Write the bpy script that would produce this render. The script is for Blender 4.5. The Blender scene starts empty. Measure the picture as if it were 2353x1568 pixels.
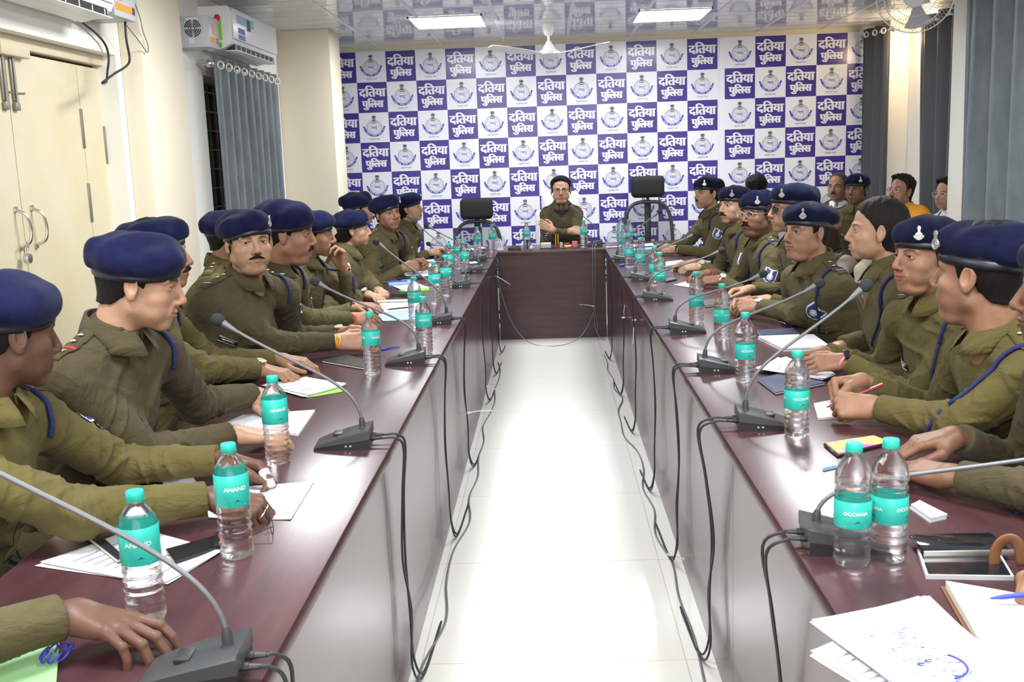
import bpy, bmesh, math, random
import numpy as np
from mathutils import Vector, Matrix
random.seed(7); rng=np.random.default_rng(5)
SC=bpy.context.scene; COL=SC.collection; PI=math.pi
V=lambda *a: np.array(a if len(a)>1 else a[0],float)
def nrm(v): v=np.asarray(v,float); return v/(np.linalg.norm(v)+1e-12)

# ------------------------------------------------------------ materials
def mat(name,col=(.5,.5,.5),rough=.5,metal=0,spec=.5,coat=0,trans=0,ior=1.45,emit=None,es=1,sheen=0,alpha=1):
    m=bpy.data.materials.new(name); m.use_nodes=True; b=m.node_tree.nodes['Principled BSDF']; I=b.inputs
    I['Base Color'].default_value=(*col,1); I['Roughness'].default_value=rough; I['Metallic'].default_value=metal
    I['Specular IOR Level'].default_value=spec; I['Coat Weight'].default_value=coat; I['Coat Roughness'].default_value=.08
    I['Transmission Weight'].default_value=trans; I['IOR'].default_value=ior; I['Alpha'].default_value=alpha
    I['Sheen Weight'].default_value=sheen
    if emit: I['Emission Color'].default_value=(*emit,1); I['Emission Strength'].default_value=es
    return m
def nd(m,t,**k):
    n=m.node_tree.nodes.new(t)
    for a,b in k.items():
        if a[0]=='_': setattr(n,a[1:],b)
        else: n.inputs[a.replace('_',' ')].default_value=b
    return n
def lk(m,a,b): m.node_tree.links.new(a,b)
def bsdf(m): return m.node_tree.nodes['Principled BSDF']
def coords(m,scale=(1,1,1),kind='Object'):
    t=nd(m,'ShaderNodeTexCoord'); mp=nd(m,'ShaderNodeMapping'); mp.inputs['Scale'].default_value=scale
    lk(m,t.outputs[kind],mp.inputs['Vector']); return mp.outputs[0]
def noise_col(m,c1,c2,scale=5,det=4,stretch=(1,1,1),lo=.35,hi=.65,rough=.6):
    n=nd(m,'ShaderNodeTexNoise',Scale=scale,Detail=det,Roughness=rough); lk(m,coords(m,stretch),n.inputs['Vector'])
    r=nd(m,'ShaderNodeValToRGB'); e=r.color_ramp.elements; e[0].position=lo; e[1].position=hi
    e[0].color=(*c1,1); e[1].color=(*c2,1); lk(m,n.outputs['Fac'],r.inputs['Fac']); lk(m,r.outputs[0],bsdf(m).inputs['Base Color']); return n
def bump(m,scale=50,strength=.2,dist=.002,det=3,stretch=(1,1,1)):
    n=nd(m,'ShaderNodeTexNoise',Scale=scale,Detail=det); lk(m,coords(m,stretch),n.inputs['Vector'])
    b=nd(m,'ShaderNodeBump',Strength=strength,Distance=dist); lk(m,n.outputs['Fac'],b.inputs['Height']); lk(m,b.outputs[0],bsdf(m).inputs['Normal']); return m

# ------------------------------------------------------------ mesh building
class G:
    def __init__(s): s.v=[]; s.f=[]; s.m=[]
    def add(s,v,f,mi=0):
        o=len(s.v); s.v.extend([tuple(map(float,p)) for p in v]); s.f.extend([tuple(int(i)+o for i in q) for q in f]); s.m.extend([mi]*len(f)); return s
    def box(s,lo,hi,mi=0,bev=0,seg=2,M=None):
        lo=V(lo);hi=V(hi)
        if bev<=0:
            v=[(x,y,z) for x in (lo[0],hi[0]) for y in (lo[1],hi[1]) for z in (lo[2],hi[2])]
            f=[(0,1,3,2),(4,6,7,5),(0,4,5,1),(2,3,7,6),(0,2,6,4),(1,5,7,3)]
        else:
            b=bmesh.new(); bmesh.ops.create_cube(b,size=1)
            for q in b.verts: q.co=Vector(((lo+hi)/2+V(q.co)*(hi-lo)))
            bmesh.ops.bevel(b,geom=list(b.edges),offset=min(bev,.49*min(hi-lo)),segments=seg,affect='EDGES',profile=.5)
            b.verts.index_update(); v=[tuple(q.co) for q in b.verts]; f=[[q.index for q in t.verts] for t in b.faces]; b.free()
        if M is not None: v=[tuple(M@Vector(p)) for p in v]
        return s.add(v,f,mi)
    def tube(s,pts,r,n=10,mi=0,cap=True,sx=1.0):
        P=np.array(pts,float); k=len(P); R=np.full(k,r) if np.isscalar(r) else np.array(r,float)
        T=np.gradient(P,axis=0); T/=np.linalg.norm(T,axis=1)[:,None]+1e-12
        u=nrm(np.cross(T[0],V(0,0,1) if abs(T[0][2])<.9 else V(1,0,0))); v=[]
        for i in range(k):
            u=nrm(u-T[i]*u.dot(T[i])); w=np.cross(T[i],u)
            for j in range(n):
                a=2*PI*j/n; v.append(P[i]+R[i]*(math.cos(a)*u*sx+math.sin(a)*w))
        f=[(i*n+j,i*n+(j+1)%n,(i+1)*n+(j+1)%n,(i+1)*n+j) for i in range(k-1) for j in range(n)]
        if cap: f+= [tuple(range(n-1,-1,-1)),tuple(range((k-1)*n,k*n))]
        return s.add(v,f,mi)
    def lathe(s,prof,n=24,mi=0,M=None,c=(0,0,0)):
        v=[];f=[];k=len(prof)
        for r,z in prof:
            for j in range(n):
                a=2*PI*j/n; v.append((c[0]+r*math.cos(a),c[1]+r*math.sin(a),c[2]+z))
        f=[(i*n+j,i*n+(j+1)%n,(i+1)*n+(j+1)%n,(i+1)*n+j) for i in range(k-1) for j in range(n)]
        if prof[0][0]>1e-5: f.append(tuple(range(n-1,-1,-1)))
        if prof[-1][0]>1e-5: f.append(tuple(range((k-1)*n,k*n)))
        if M is not None: v=[tuple(M@Vector(p)) for p in v]
        return s.add(v,f,mi)
    def prism(s,poly,h,mi=0,M=None,z0=0):
        n=len(poly); v=[(x,y,z0) for x,y in poly]+[(x,y,z0+h) for x,y in poly]
        f=[tuple(range(n-1,-1,-1)),tuple(range(n,2*n))]+[(i,(i+1)%n,n+(i+1)%n,n+i) for i in range(n)]
        if M is not None: v=[tuple(M@Vector(p)) for p in v]
        return s.add(v,f,mi)
    def grid(s,P,mi=0,closeu=False):
        P=np.array(P,float); a,b=P.shape[:2]; f=[]
        for i in range(a-1 if not closeu else a):
            for j in range(b-1): f.append((i*b+j,((i+1)%a)*b+j,((i+1)%a)*b+j+1,i*b+j+1))
        return s.add(P.reshape(-1,3),f,mi)
    def slab(s,P,t,mi=0,nv=None):
        """closed slab from a grid of points and a thickness vector"""
        P=np.array(P,float); a,b=P.shape[:2]; nv=V(0,0,t) if nv is None else nv*t
        Q=P+nv; N=a*b; f=[]
        for i in range(a-1):
            for j in range(b-1):
                q=(i*b+j,(i+1)*b+j,(i+1)*b+j+1,i*b+j+1); f.append(q[::-1]); f.append(tuple(x+N for x in q))
        ring=[i*b for i in range(a)]+[(a-1)*b+j for j in range(1,b)]+[i*b+b-1 for i in range(a-2,-1,-1)]+[j for j in range(b-2,0,-1)]
        for i in range(len(ring)): x,y=ring[i],ring[(i+1)%len(ring)]; f.append((x,y,y+N,x+N))
        return s.add(np.concatenate([P.reshape(-1,3),Q.reshape(-1,3)]),f,mi)
def mesh_from(name,g,mats,sharp=.7):
    me=bpy.data.meshes.new(name); me.from_pydata(g.v,[],g.f)
    for m in (mats if isinstance(mats,(list,tuple)) else [mats]): me.materials.append(m)
    me.polygons.foreach_set('material_index',g.m); me.shade_smooth()
    if sharp: me.set_sharp_from_angle(angle=sharp)
    me.update(); return me
def link(name,data,parent=None,loc=(0,0,0),rot=(0,0,0)):
    o=bpy.data.objects.new(name,data); COL.objects.link(o); o.location=loc; o.rotation_euler=rot
    if parent is not None: o.parent=parent
    return o
def obj(name,g,mats,parent=None,loc=(0,0,0),rot=(0,0,0),sharp=.7):
    return link(name,mesh_from(name,g,mats,sharp),parent,loc,rot)
def tag(o,label,cat,group=None,kind=None):
    o['label']=label; o['category']=cat
    if group: o['group']=group
    if kind: o['kind']=kind
    return o
def thing(name,label,cat,loc=(0,0,0),rz=0,group=None):
    return tag(link(name,None,None,loc,(0,0,rz)),label,cat,group)
def struct(name,g,mats,sharp=.7):
    o=obj(name,g,mats,sharp=sharp); o['kind']='structure'; return o
def dup(root,loc,rz,label,group=None):
    def cp(o,par):
        c=o.copy(); COL.objects.link(c)
        if par is not None: c.parent=par
        for ch in o.children: cp(ch,c)
        return c
    r=cp(root,None); r.location=loc; r.rotation_euler=(0,0,rz); r['label']=label
    if group: r['group']=group
    return r
def smooth(pts,n=6):
    P=[V(p) for p in pts]; P=[2*P[0]-P[1]]+P+[2*P[-1]-P[-2]]; out=[]
    for i in range(1,len(P)-2):
        a,b,c,d=P[i-1:i+3]
        for t in np.linspace(0,1,n,endpoint=False):
            out.append(.5*((2*b)+(c-a)*t+(2*a-5*b+4*c-d)*t*t+(3*b-a-3*c+d)*t**3))
    out.append(P[-2]); return out
_tc={}
def text_mesh(s,bold=0.0):
    """glyph outlines of a word, scaled so that the drawn text is 1 wide, centred"""
    if (s,bold) in _tc: return _tc[(s,bold)]
    c=bpy.data.curves.new('t','FONT'); c.body=s; c.size=1; c.offset=bold; c.resolution_u=3
    o=bpy.data.objects.new('t',c); COL.objects.link(o); dg=bpy.context.evaluated_depsgraph_get(); dg.update()
    me=bpy.data.meshes.new_from_object(o.evaluated_get(dg)); v=np.array([p.co[:] for p in me.vertices]); f=[tuple(p.vertices) for p in me.polygons]
    bpy.data.objects.remove(o); bpy.data.curves.remove(c); bpy.data.meshes.remove(me)
    lo,hi=v.min(0),v.max(0); w=hi[0]-lo[0]; v[:,0]-=(lo[0]+hi[0])/2; v[:,1]-=(lo[1]+hi[1])/2; v/=w
    _tc[(s,bold)]=(v,f,(hi[1]-lo[1])/w); return _tc[(s,bold)]

# ------------------------------------------------------------ signed distance sculpting
def smin(a,b,k):
    h=np.clip(.5+.5*(b-a)/k,0,1); return b*(1-h)+a*h-k*h*(1-h)
def smax(a,b,k): return -smin(-a,-b,k)
def ell(p,c,r,R=None):
    q=p-V(c).astype(p.dtype)
    if R is not None: q=q@np.asarray(R,p.dtype)
    r=V(r).astype(p.dtype); u=q/r; k0=np.sqrt(np.einsum('...i,...i->...',u,u)); u=u/r; k1=np.sqrt(np.einsum('...i,...i->...',u,u))+1e-9
    return k0*(k0-1)/k1
def cone(p,a,b,ra,rb):
    a=V(a).astype(p.dtype);b=V(b).astype(p.dtype);ab=b-a;t=np.clip((p-a)@ab/(ab@ab+1e-12),0,1)
    u=p-a-t[...,None]*ab; return np.sqrt(np.einsum('...i,...i->...',u,u))-(ra+(rb-ra)*t)
def surf(fn,lo,hi,h,refine=1):
    """surface nets over a distance function, evaluated only near the surface"""
    lo=V(lo);hi=V(hi); n=np.ceil((hi-lo)/h).astype(int)+1; c=4; nc=np.ceil(n/c).astype(int)+1
    ax=[lo[i]+np.arange(nc[i])*h*c for i in range(3)]
    Gc=np.stack(np.meshgrid(*ax,indexing='ij'),-1); dc=fn(Gc.reshape(-1,3)).reshape(nc)
    near=np.abs(dc)<h*c*1.3
    nn=nc*c; D=np.repeat(np.repeat(np.repeat(dc,c,0),c,1),c,2).astype(np.float32)
    msk=np.repeat(np.repeat(np.repeat(near,c,0),c,1),c,2)
    idx=np.argwhere(msk); off=c//2
    P=(lo+(idx-off)*h).astype(np.float32); D[msk]=fn(P).astype(np.float32); org=lo-off*h
    S=D<0; s8=[S[i:S.shape[0]-1+i,j:S.shape[1]-1+j,k:S.shape[2]-1+k] for i in (0,1) for j in (0,1) for k in (0,1)]
    cnt=sum(x.astype(np.int8) for x in s8); act=(cnt>0)&(cnt<8)
    ids=-np.ones(act.shape,int); A=np.argwhere(act); ids[act]=np.arange(len(A))
    acc=np.zeros((len(A),3));num=np.zeros(len(A))
    cor=[(i,j,k) for i in (0,1) for j in (0,1) for k in (0,1)]
    dv=[D[A[:,0]+i,A[:,1]+j,A[:,2]+k] for i,j,k in cor]
    for a in range(8):
        for b in range(a+1,8):
            if sum(abs(cor[a][q]-cor[b][q]) for q in range(3))!=1: continue
            x=(dv[a]<0)!=(dv[b]<0); t=dv[a]/(dv[a]-dv[b]+1e-12); t=np.clip(t,0,1)[:,None]
            acc+=np.where(x[:,None],V(cor[a])*(1-t)+V(cor[b])*t,0); num+=x
    Vt=org+(A+acc/num[:,None])*h; F=[]
    for d in range(3):
        u,w=(d+1)%3,(d+2)%3; sl=[slice(None)]*3; s2=[slice(None)]*3; sl[d]=slice(0,-1); s2[d]=slice(1,None)
        ch=S[tuple(sl)]!=S[tuple(s2)]; E_=np.argwhere(ch)
        E_=E_[(E_[:,u]>0)&(E_[:,w]>0)&(E_[:,u]<S.shape[u]-1)&(E_[:,w]<S.shape[w]-1)]
        ins=S[E_[:,0],E_[:,1],E_[:,2]]
        def g(du,dw):
            q=E_.copy(); q[:,u]-=du; q[:,w]-=dw; return ids[q[:,0],q[:,1],q[:,2]]
        q=np.stack([g(1,1),g(0,1),g(0,0),g(1,0)],1); q[~ins]=q[~ins][:,::-1]; F.append(q)
    F=np.concatenate(F); F=F[(F>=0).all(1)]
    for _ in range(refine):
        e=h*.5; d0=fn(Vt); gr=np.stack([fn(Vt+V([e if i==j else 0 for j in range(3)]))-d0 for i in range(3)],1)/e
        l=(gr**2).sum(1)+1e-6; st=np.clip(d0/l,-h*.6,h*.6); Vt=Vt-gr*st[:,None]
    return Vt,F
def np_mesh(name,parts,mats,col=False):
    """parts: list of (verts, quad array, material index, colour array or None)"""
    nv=sum(len(p[0]) for p in parts); nf=sum(len(p[1]) for p in parts)
    Vv=np.concatenate([p[0] for p in parts]); off=0; L=[]; tot=[]; mi=[]
    for p in parts:
        F=np.asarray(p[1]); L.append((F+off).reshape(-1)); tot.append(np.full(len(F),F.shape[1])); mi.append(np.full(len(F),p[2])); off+=len(p[0])
    L=np.concatenate(L);tot=np.concatenate(tot);mi=np.concatenate(mi)
    me=bpy.data.meshes.new(name); me.vertices.add(nv); me.vertices.foreach_set('co',Vv.astype(np.float32).ravel())
    me.loops.add(len(L)); me.loops.foreach_set('vertex_index',L.astype(np.int32))
    me.polygons.add(nf); me.polygons.foreach_set('loop_start',np.concatenate([[0],np.cumsum(tot)[:-1]]).astype(np.int32))
    me.polygons.foreach_set('material_index',mi.astype(np.int32))
    for m in mats: me.materials.append(m)
    me.update(calc_edges=True); me.shade_smooth()
    if col:
        at=me.color_attributes.new('Col','FLOAT_COLOR','POINT'); C=np.ones((nv,4),np.float32); o=0
        for p in parts:
            if len(p)>3 and p[3] is not None: C[o:o+len(p[0]),:3]=p[3]
            o+=len(p[0])
        at.data.foreach_set('color',C.ravel())
    me.validate(); return me
def uvsphere(c,r,n=14,m=10,axis=(0,1,0),sc=(1,1,1)):
    """sphere whose pole points along axis; returns verts, quads, ring index of each face"""
    ax=nrm(axis); u=nrm(np.cross(ax,V(0,0,1) if abs(ax[2])<.9 else V(1,0,0))); w=np.cross(ax,u); v=[];f=[];rg=[]
    for i in range(m+1):
        t=PI*(i+.02)/(m+.04)
        for j in range(n):
            a=2*PI*j/n; v.append(V(c)+r*(math.cos(t)*ax+math.sin(t)*(math.cos(a)*u+math.sin(a)*w))*V(sc))
    for i in range(m):
        for j in range(n): f.append((i*n+j,(i+1)*n+j,(i+1)*n+(j+1)%n,i*n+(j+1)%n)); rg.append(i)
    return np.array(v),np.array(f),np.array(rg)
# ============================================================ camera
f_px=2400.; W_,H_=2353.,1568.
cam=bpy.data.cameras.new('camera'); camo=bpy.data.objects.new('camera',cam); COL.objects.link(camo); SC.camera=camo
cam.sensor_width=36; cam.lens=36*f_px/W_; cam.clip_start=.05
Rm=Matrix(((0.9987912273190377,0.028642325841072902,0.03994623137348652),(0.03446045459419981,0.17148178595685146,-0.9845844169771375),(-0.03505083878727304,0.9847708435242497,0.17028747588958562)))
camo.matrix_world=Matrix.Translation((0,0,1.5))@Rm.to_4x4()
cam.dof.use_dof=True; cam.dof.focus_distance=7.5; cam.dof.aperture_fstop=17.0

# ============================================================ materials
M={}
M['wall']=bump(mat('wall_paint',(.80,.73,.58),.65),220,.06,.001)
M['wallw']=mat('wall_white',(.88,.87,.82),.6)
M['cream']=mat('cream_paint',(.70,.62,.45),.5)
M['doorp']=mat('door_cream',(.86,.80,.60),.35)
noise_col(M['doorp'],(.66,.58,.37),(.70,.63,.45),2.2,5)
M['steel']=mat('steel',(.62,.60,.57),.3,1)
M['dsteel']=mat('dull_steel',(.30,.28,.25),.45,.8)
M['white']=mat('white_plastic',(.86,.87,.88),.3)
M['greybox']=mat('grey_enamel',(.50,.52,.56),.4)
M['dark']=mat('dark_void',(.02,.02,.02),.6)
M['black']=mat('black_plastic',(.018,.018,.02),.38)
M['blackm']=mat('black_matte',(.012,.012,.013),.8)
M['grey']=mat('grey_plastic',(.048,.05,.055),.38)
M['neck']=mat('gooseneck_grey',(.16,.165,.18),.4,.3)
M['foam']=bump(mat('foam',(.03,.033,.04),.95),900,.6,.002)
M['cable']=mat('cable_black',(.025,.025,.027),.45)
M['cableg']=mat('cable_grey',(.20,.20,.20),.5)
M['tie']=mat('cable_tie_white',(.85,.85,.83),.4)
M['paper']=mat('paper',(.66,.67,.71),.7)
M['paperc']=mat('paper_cream',(.68,.66,.58),.7)
M['ink']=mat('blue_ink',(.05,.07,.35),.7)
M['inkk']=mat('black_ink',(.03,.03,.035),.7)
M['teal']=mat('teal_plastic',(.02,.45,.36),.35)
M['teall']=mat('teal_label',(.03,.47,.40),.35)
M['lab2']=mat('label_blue',(.05,.10,.50),.4)
M['lime']=mat('lime_green',(.28,.75,.06),.5)
M['folderg']=mat('green_folder',(.28,.52,.24),.55)
M['blue']=mat('blue_plastic',(.03,.05,.45),.35)
M['lblue']=mat('light_blue',(.28,.50,.68),.45)
M['navy']=mat('navy_leatherette',(.02,.035,.09),.45)
M['red']=mat('red',(.65,.03,.04),.5)
M['yellow']=mat('yellow',(.85,.55,.03),.5)
M['orange']=mat('orange',(.85,.32,.03),.5)
M['brown']=mat('brown_leather',(.17,.07,.03),.5)
M['wood']=mat('dark_wood',(.10,.035,.025),.35)
M['maroon']=mat('maroon',(.25,.02,.04),.4)
M['pink']=mat('pink',(.80,.25,.32),.5)
M['gold']=mat('gold',(.75,.50,.14),.3,1)
M['silver']=mat('silver',(.80,.80,.78),.3,.9)
M['screen']=mat('glass_screen',(.012,.013,.016),.08)
M['led']=mat('led_diffuser',(.9,.9,.9),.5,emit=(.94,.97,1.0),es=5)
# bottle plastic with water: clear and thin walled
m=mat('bottle_plastic',(1,1,1),.03,trans=1,ior=1.28); M['bottle']=m
tr=nd(m,'ShaderNodeBsdfTransparent'); mx=nd(m,'ShaderNodeMixShader',Fac=.35); out=[n for n in m.node_tree.nodes if n.type=='OUTPUT_MATERIAL'][0]
lk(m,bsdf(m).outputs[0],mx.inputs[1]); lk(m,tr.outputs[0],mx.inputs[2]); lk(m,mx.outputs[0],out.inputs[0])
m=mat('eyeglass',(1,1,1),.02,trans=1,ior=1.1); M['lens']=m
tr=nd(m,'ShaderNodeBsdfTransparent'); mx=nd(m,'ShaderNodeMixShader',Fac=.6); out=[n for n in m.node_tree.nodes if n.type=='OUTPUT_MATERIAL'][0]
lk(m,bsdf(m).outputs[0],mx.inputs[1]); lk(m,tr.outputs[0],mx.inputs[2]); lk(m,mx.outputs[0],out.inputs[0])
# cherry laminate
def laminate(name,st,coat,ro):
    m=mat(name,(.09,.035,.035),ro,spec=.5,coat=coat)
    noise_col(m,(.042,.017,.021),(.080,.033,.036),7,6,st,.3,.72); return m
M['lam']=laminate('cherry_laminate_top',(2.2,.35,1),.0,.27)
M['lamv']=laminate('cherry_laminate_side',(1,.35,3.4),.15,.27)
M['lamf']=laminate('cherry_laminate_front',(.35,1,3.4),.1,.4)
# vitrified floor tile with fine joints
m=mat('floor_tile',(.87,.87,.80),.12,spec=.5); M['floor']=m
br=nd(m,'ShaderNodeTexBrick',Scale=1.0,Mortar_Size=.0016,Brick_Width=.8,Row_Height=.8); br.offset=0; br.squash=1
br.inputs['Color1'].default_value=(.88,.88,.82,1); br.inputs['Color2'].default_value=(.86,.865,.80,1); br.inputs['Mortar'].default_value=(.55,.54,.49,1)
mp=coords(m); mp.node.inputs['Location'].default_value=(.43,.25,0); lk(m,mp,br.inputs['Vector']); lk(m,br.outputs['Color'],bsdf(m).inputs['Base Color'])
# glossy PVC ceiling
m=mat('ceiling_pvc',(.74,.75,.80),.05,spec=1.0); M['ceil']=m
M['joint']=mat('ceiling_joint',(.80,.81,.82),.3)
M['ring']=mat('eyelet_ring',(.75,.74,.68),.3,.3)
M['curt']=mat('curtain_grey_satin',(.14,.17,.185),.42,sheen=.3)
noise_col(M['curt'],(.11,.135,.15),(.17,.20,.22),9,5,(1,1,.5),.3,.7); bump(M['curt'],26,.35,.006,4,(1,1,.4)); 
M['curt_backlit']=mat('curtain_backlit_satin',(.055,.058,.064),.55,sheen=.2); bump(M['curt_backlit'],26,.3,.006,4,(1,1,.4))  # backlit shade of the right rear curtains, put into a darker base colour
M['banw']=mat('banner_white',(.80,.81,.88),.22,spec=.5)
M['banp']=mat('banner_purple',(.055,.040,.26),.22,spec=.5)
for k_ in ('banw','banp'):
    mm=M[k_]; n=nd(mm,'ShaderNodeTexNoise',Scale=1.1,Detail=1.5); lk(mm,coords(mm,(.6,1,3)),n.inputs['Vector'])
    b=nd(mm,'ShaderNodeBump',Strength=.35,Distance=.02); lk(mm,n.outputs['Fac'],b.inputs['Height']); lk(mm,b.outputs[0],bsdf(mm).inputs['Normal'])
M['banb']=mat('banner_blue',(.05,.08,.50),.3); M['bang']=mat('banner_grey',(.30,.31,.36),.4); M['bank']=mat('banner_dark',(.07,.09,.11),.4); M['banl']=mat('banner_light_grey',(.46,.48,.56),.4)

# ============================================================ room
XL,XR,YB,ZC=-2.3,3.40,10.65,2.66
struct('floor',G().box((-3.2,-2.5,-.1),(3.8,11,0)),M['floor'])
g=G().box((-3.2,-2.5,ZC),(3.8,11,ZC+.1))
ce=struct('ceiling',g,M['ceil'])
g=G()
for i in range(-3,6):  # long PVC joiner strips running down the room
    g.box((-2.3+.02+(i+3)*.62,-2.4,ZC-.004),(-2.3+.05+(i+3)*.62,YB,ZC-.0005))
for k in range(52): g.box((XL,-2.4+k*.25,ZC-.0015),(XR,-2.4+k*.25+.006,ZC-.0003))
struct('trim_1',g,M['joint'])
g=G().box((-3.2,YB,0),(3.8,YB+.15,ZC)); struct('wall_back',g,M['wall'])
struct('wall_front',G().box((-3.2,-2.5,0),(3.8,-2.4,ZC)),M['wall'])
# left wall: door recess, pier, window recess, column
g=G(); xb=-2.62
g.box((xb,-2.4,0),(XL,3.55,ZC)); g.box((xb,3.55,2.13),(XL,5.69,ZC)); g.box((xb,5.69,0),(XL,7.13,ZC))
g.box((xb,7.13,0),(XL,8.75,.85)); g.box((xb,7.13,2.14),(XL,8.75,ZC)); g.box((xb,8.75,0),(XL,YB,ZC))
struct('wall_left',g,M['wallw'])
struct('trim_2',G().box((-2.3,5.76,0),(-2.18,6.42,ZC),bev=.006),M['wall'])
struct('trim_3',G().box((-2.3,9.15,0),(-1.84,9.6,ZC),bev=.006),M['wall'])
# right wall
g=G(); g.box((XR,-2.4,0),(XR+.2,YB,ZC)); struct('wall_right',g,M['wallw'])
struct('trim_4',G().box((2.965,7.62,0),(XR,7.98,ZC),bev=.006),M['wallw'])
struct('trim_5',G().box((3.215,10.2,0),(XR,YB,ZC),bev=.006),M['wallw'])
# cream double door of the wall cupboard
d=link('door_1',None); d['kind']='structure'
g=G(); xd=-2.40
g.box((xd-.04,3.6,0),(xd,4.70,2.06)); g.box((xd-.04,4.706,0),(xd,5.42,2.06)); g.box((xd-.04,5.424,0),(xd,5.69,2.06))
obj('door_leaf',g,M['doorp'],d)
g=G(); g.box((xd-.06,3.55,2.075),(xd+.03,5.69,2.13),bev=.004); g.box((xd-.06,3.55,2.05),(xd-.03,5.69,2.08),1); g.box((xd-.02,4.60,2.035),(xd+.045,4.86,2.09),bev=.008)
obj('door_frame',g,[M['cream'],M['dark']],d)
for y0 in (4.655,4.745):
    g=G(); g.box((xd,y0-.016,1.84),(xd+.012,y0+.016,2.045),bev=.004); g.tube([(xd+.016,y0,1.80),(xd+.016,y0,2.07)],.006); g.tube([(xd+.016,y0,1.875),(xd+.045,y0+.02,1.875)],.005)
    g.box((xd,y0-.02,1.80),(xd+.02,y0+.02,1.835),bev=.004)
    obj('tower_bolt',g,M['dsteel'],d)
for y0 in (4.64,4.79):
    P=smooth([(xd,y0,1.36),(xd+.045,y0+.008,1.335),(xd+.055,y0+.02,1.27),(xd+.045,y0+.014,1.21),(xd,y0+.01,1.19)],6)
    g=G().tube(P,.007); g.box((xd,y0-.012,1.35),(xd+.008,y0+.012,1.375)); g.box((xd,y0-.006,1.175),(xd+.008,y0+.02,1.195)); obj('door_handle',g,M['steel'],d)
for y0,z0 in ((5.42,1.74),(5.42,1.36),(5.69,1.66)):
    g=G(); g.box((xd-.002,y0-.014,z0-.10),(xd+.007,y0+.012,z0+.10),bev=.003); obj('hinge',g,M['dsteel'],d)
pl=G(); pl.tube(smooth([(xd+.03,4.625,1.165),(xd+.035,4.615,1.20),(xd+.035,4.64,1.215),(xd+.035,4.655,1.195),(xd+.03,4.65,1.165)],5),.0035)
pl.lathe([(.001,-.014),(.022,-.012),(.026,0),(.022,.012),(.001,.014)],20,0,Matrix.Translation((xd+.035,4.64,1.14))@Matrix.Rotation(PI/2,4,'Y'))
tag(obj('padlock',pl,M['steel']),'round steel padlock hanging from the cream door handle','padlock')
# window on the left with steel grille, dark glass
w=link('window_1',None); w['kind']='structure'
g=G().box((-2.60,7.13,.85),(-2.585,8.75,2.14)); obj('window_glass',g,M['screen'],w)
g=G()
for y in np.arange(7.2,8.75,.16): g.box((-2.52,y,.85),(-2.505,y+.014,2.14))
for z in np.arange(.95,2.14,.14): g.box((-2.52,7.13,z),(-2.508,8.75,z+.012))
obj('window_grille',g,M['dsteel'],w)
w=link('window_2',None); w['kind']='structure'
g=G().box((XR-.012,9.0,.9),(XR-.002,9.9,2.2)); obj('window_glass',g,mat('pale_glass',(.85,.85,.82),.2),w)

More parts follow.
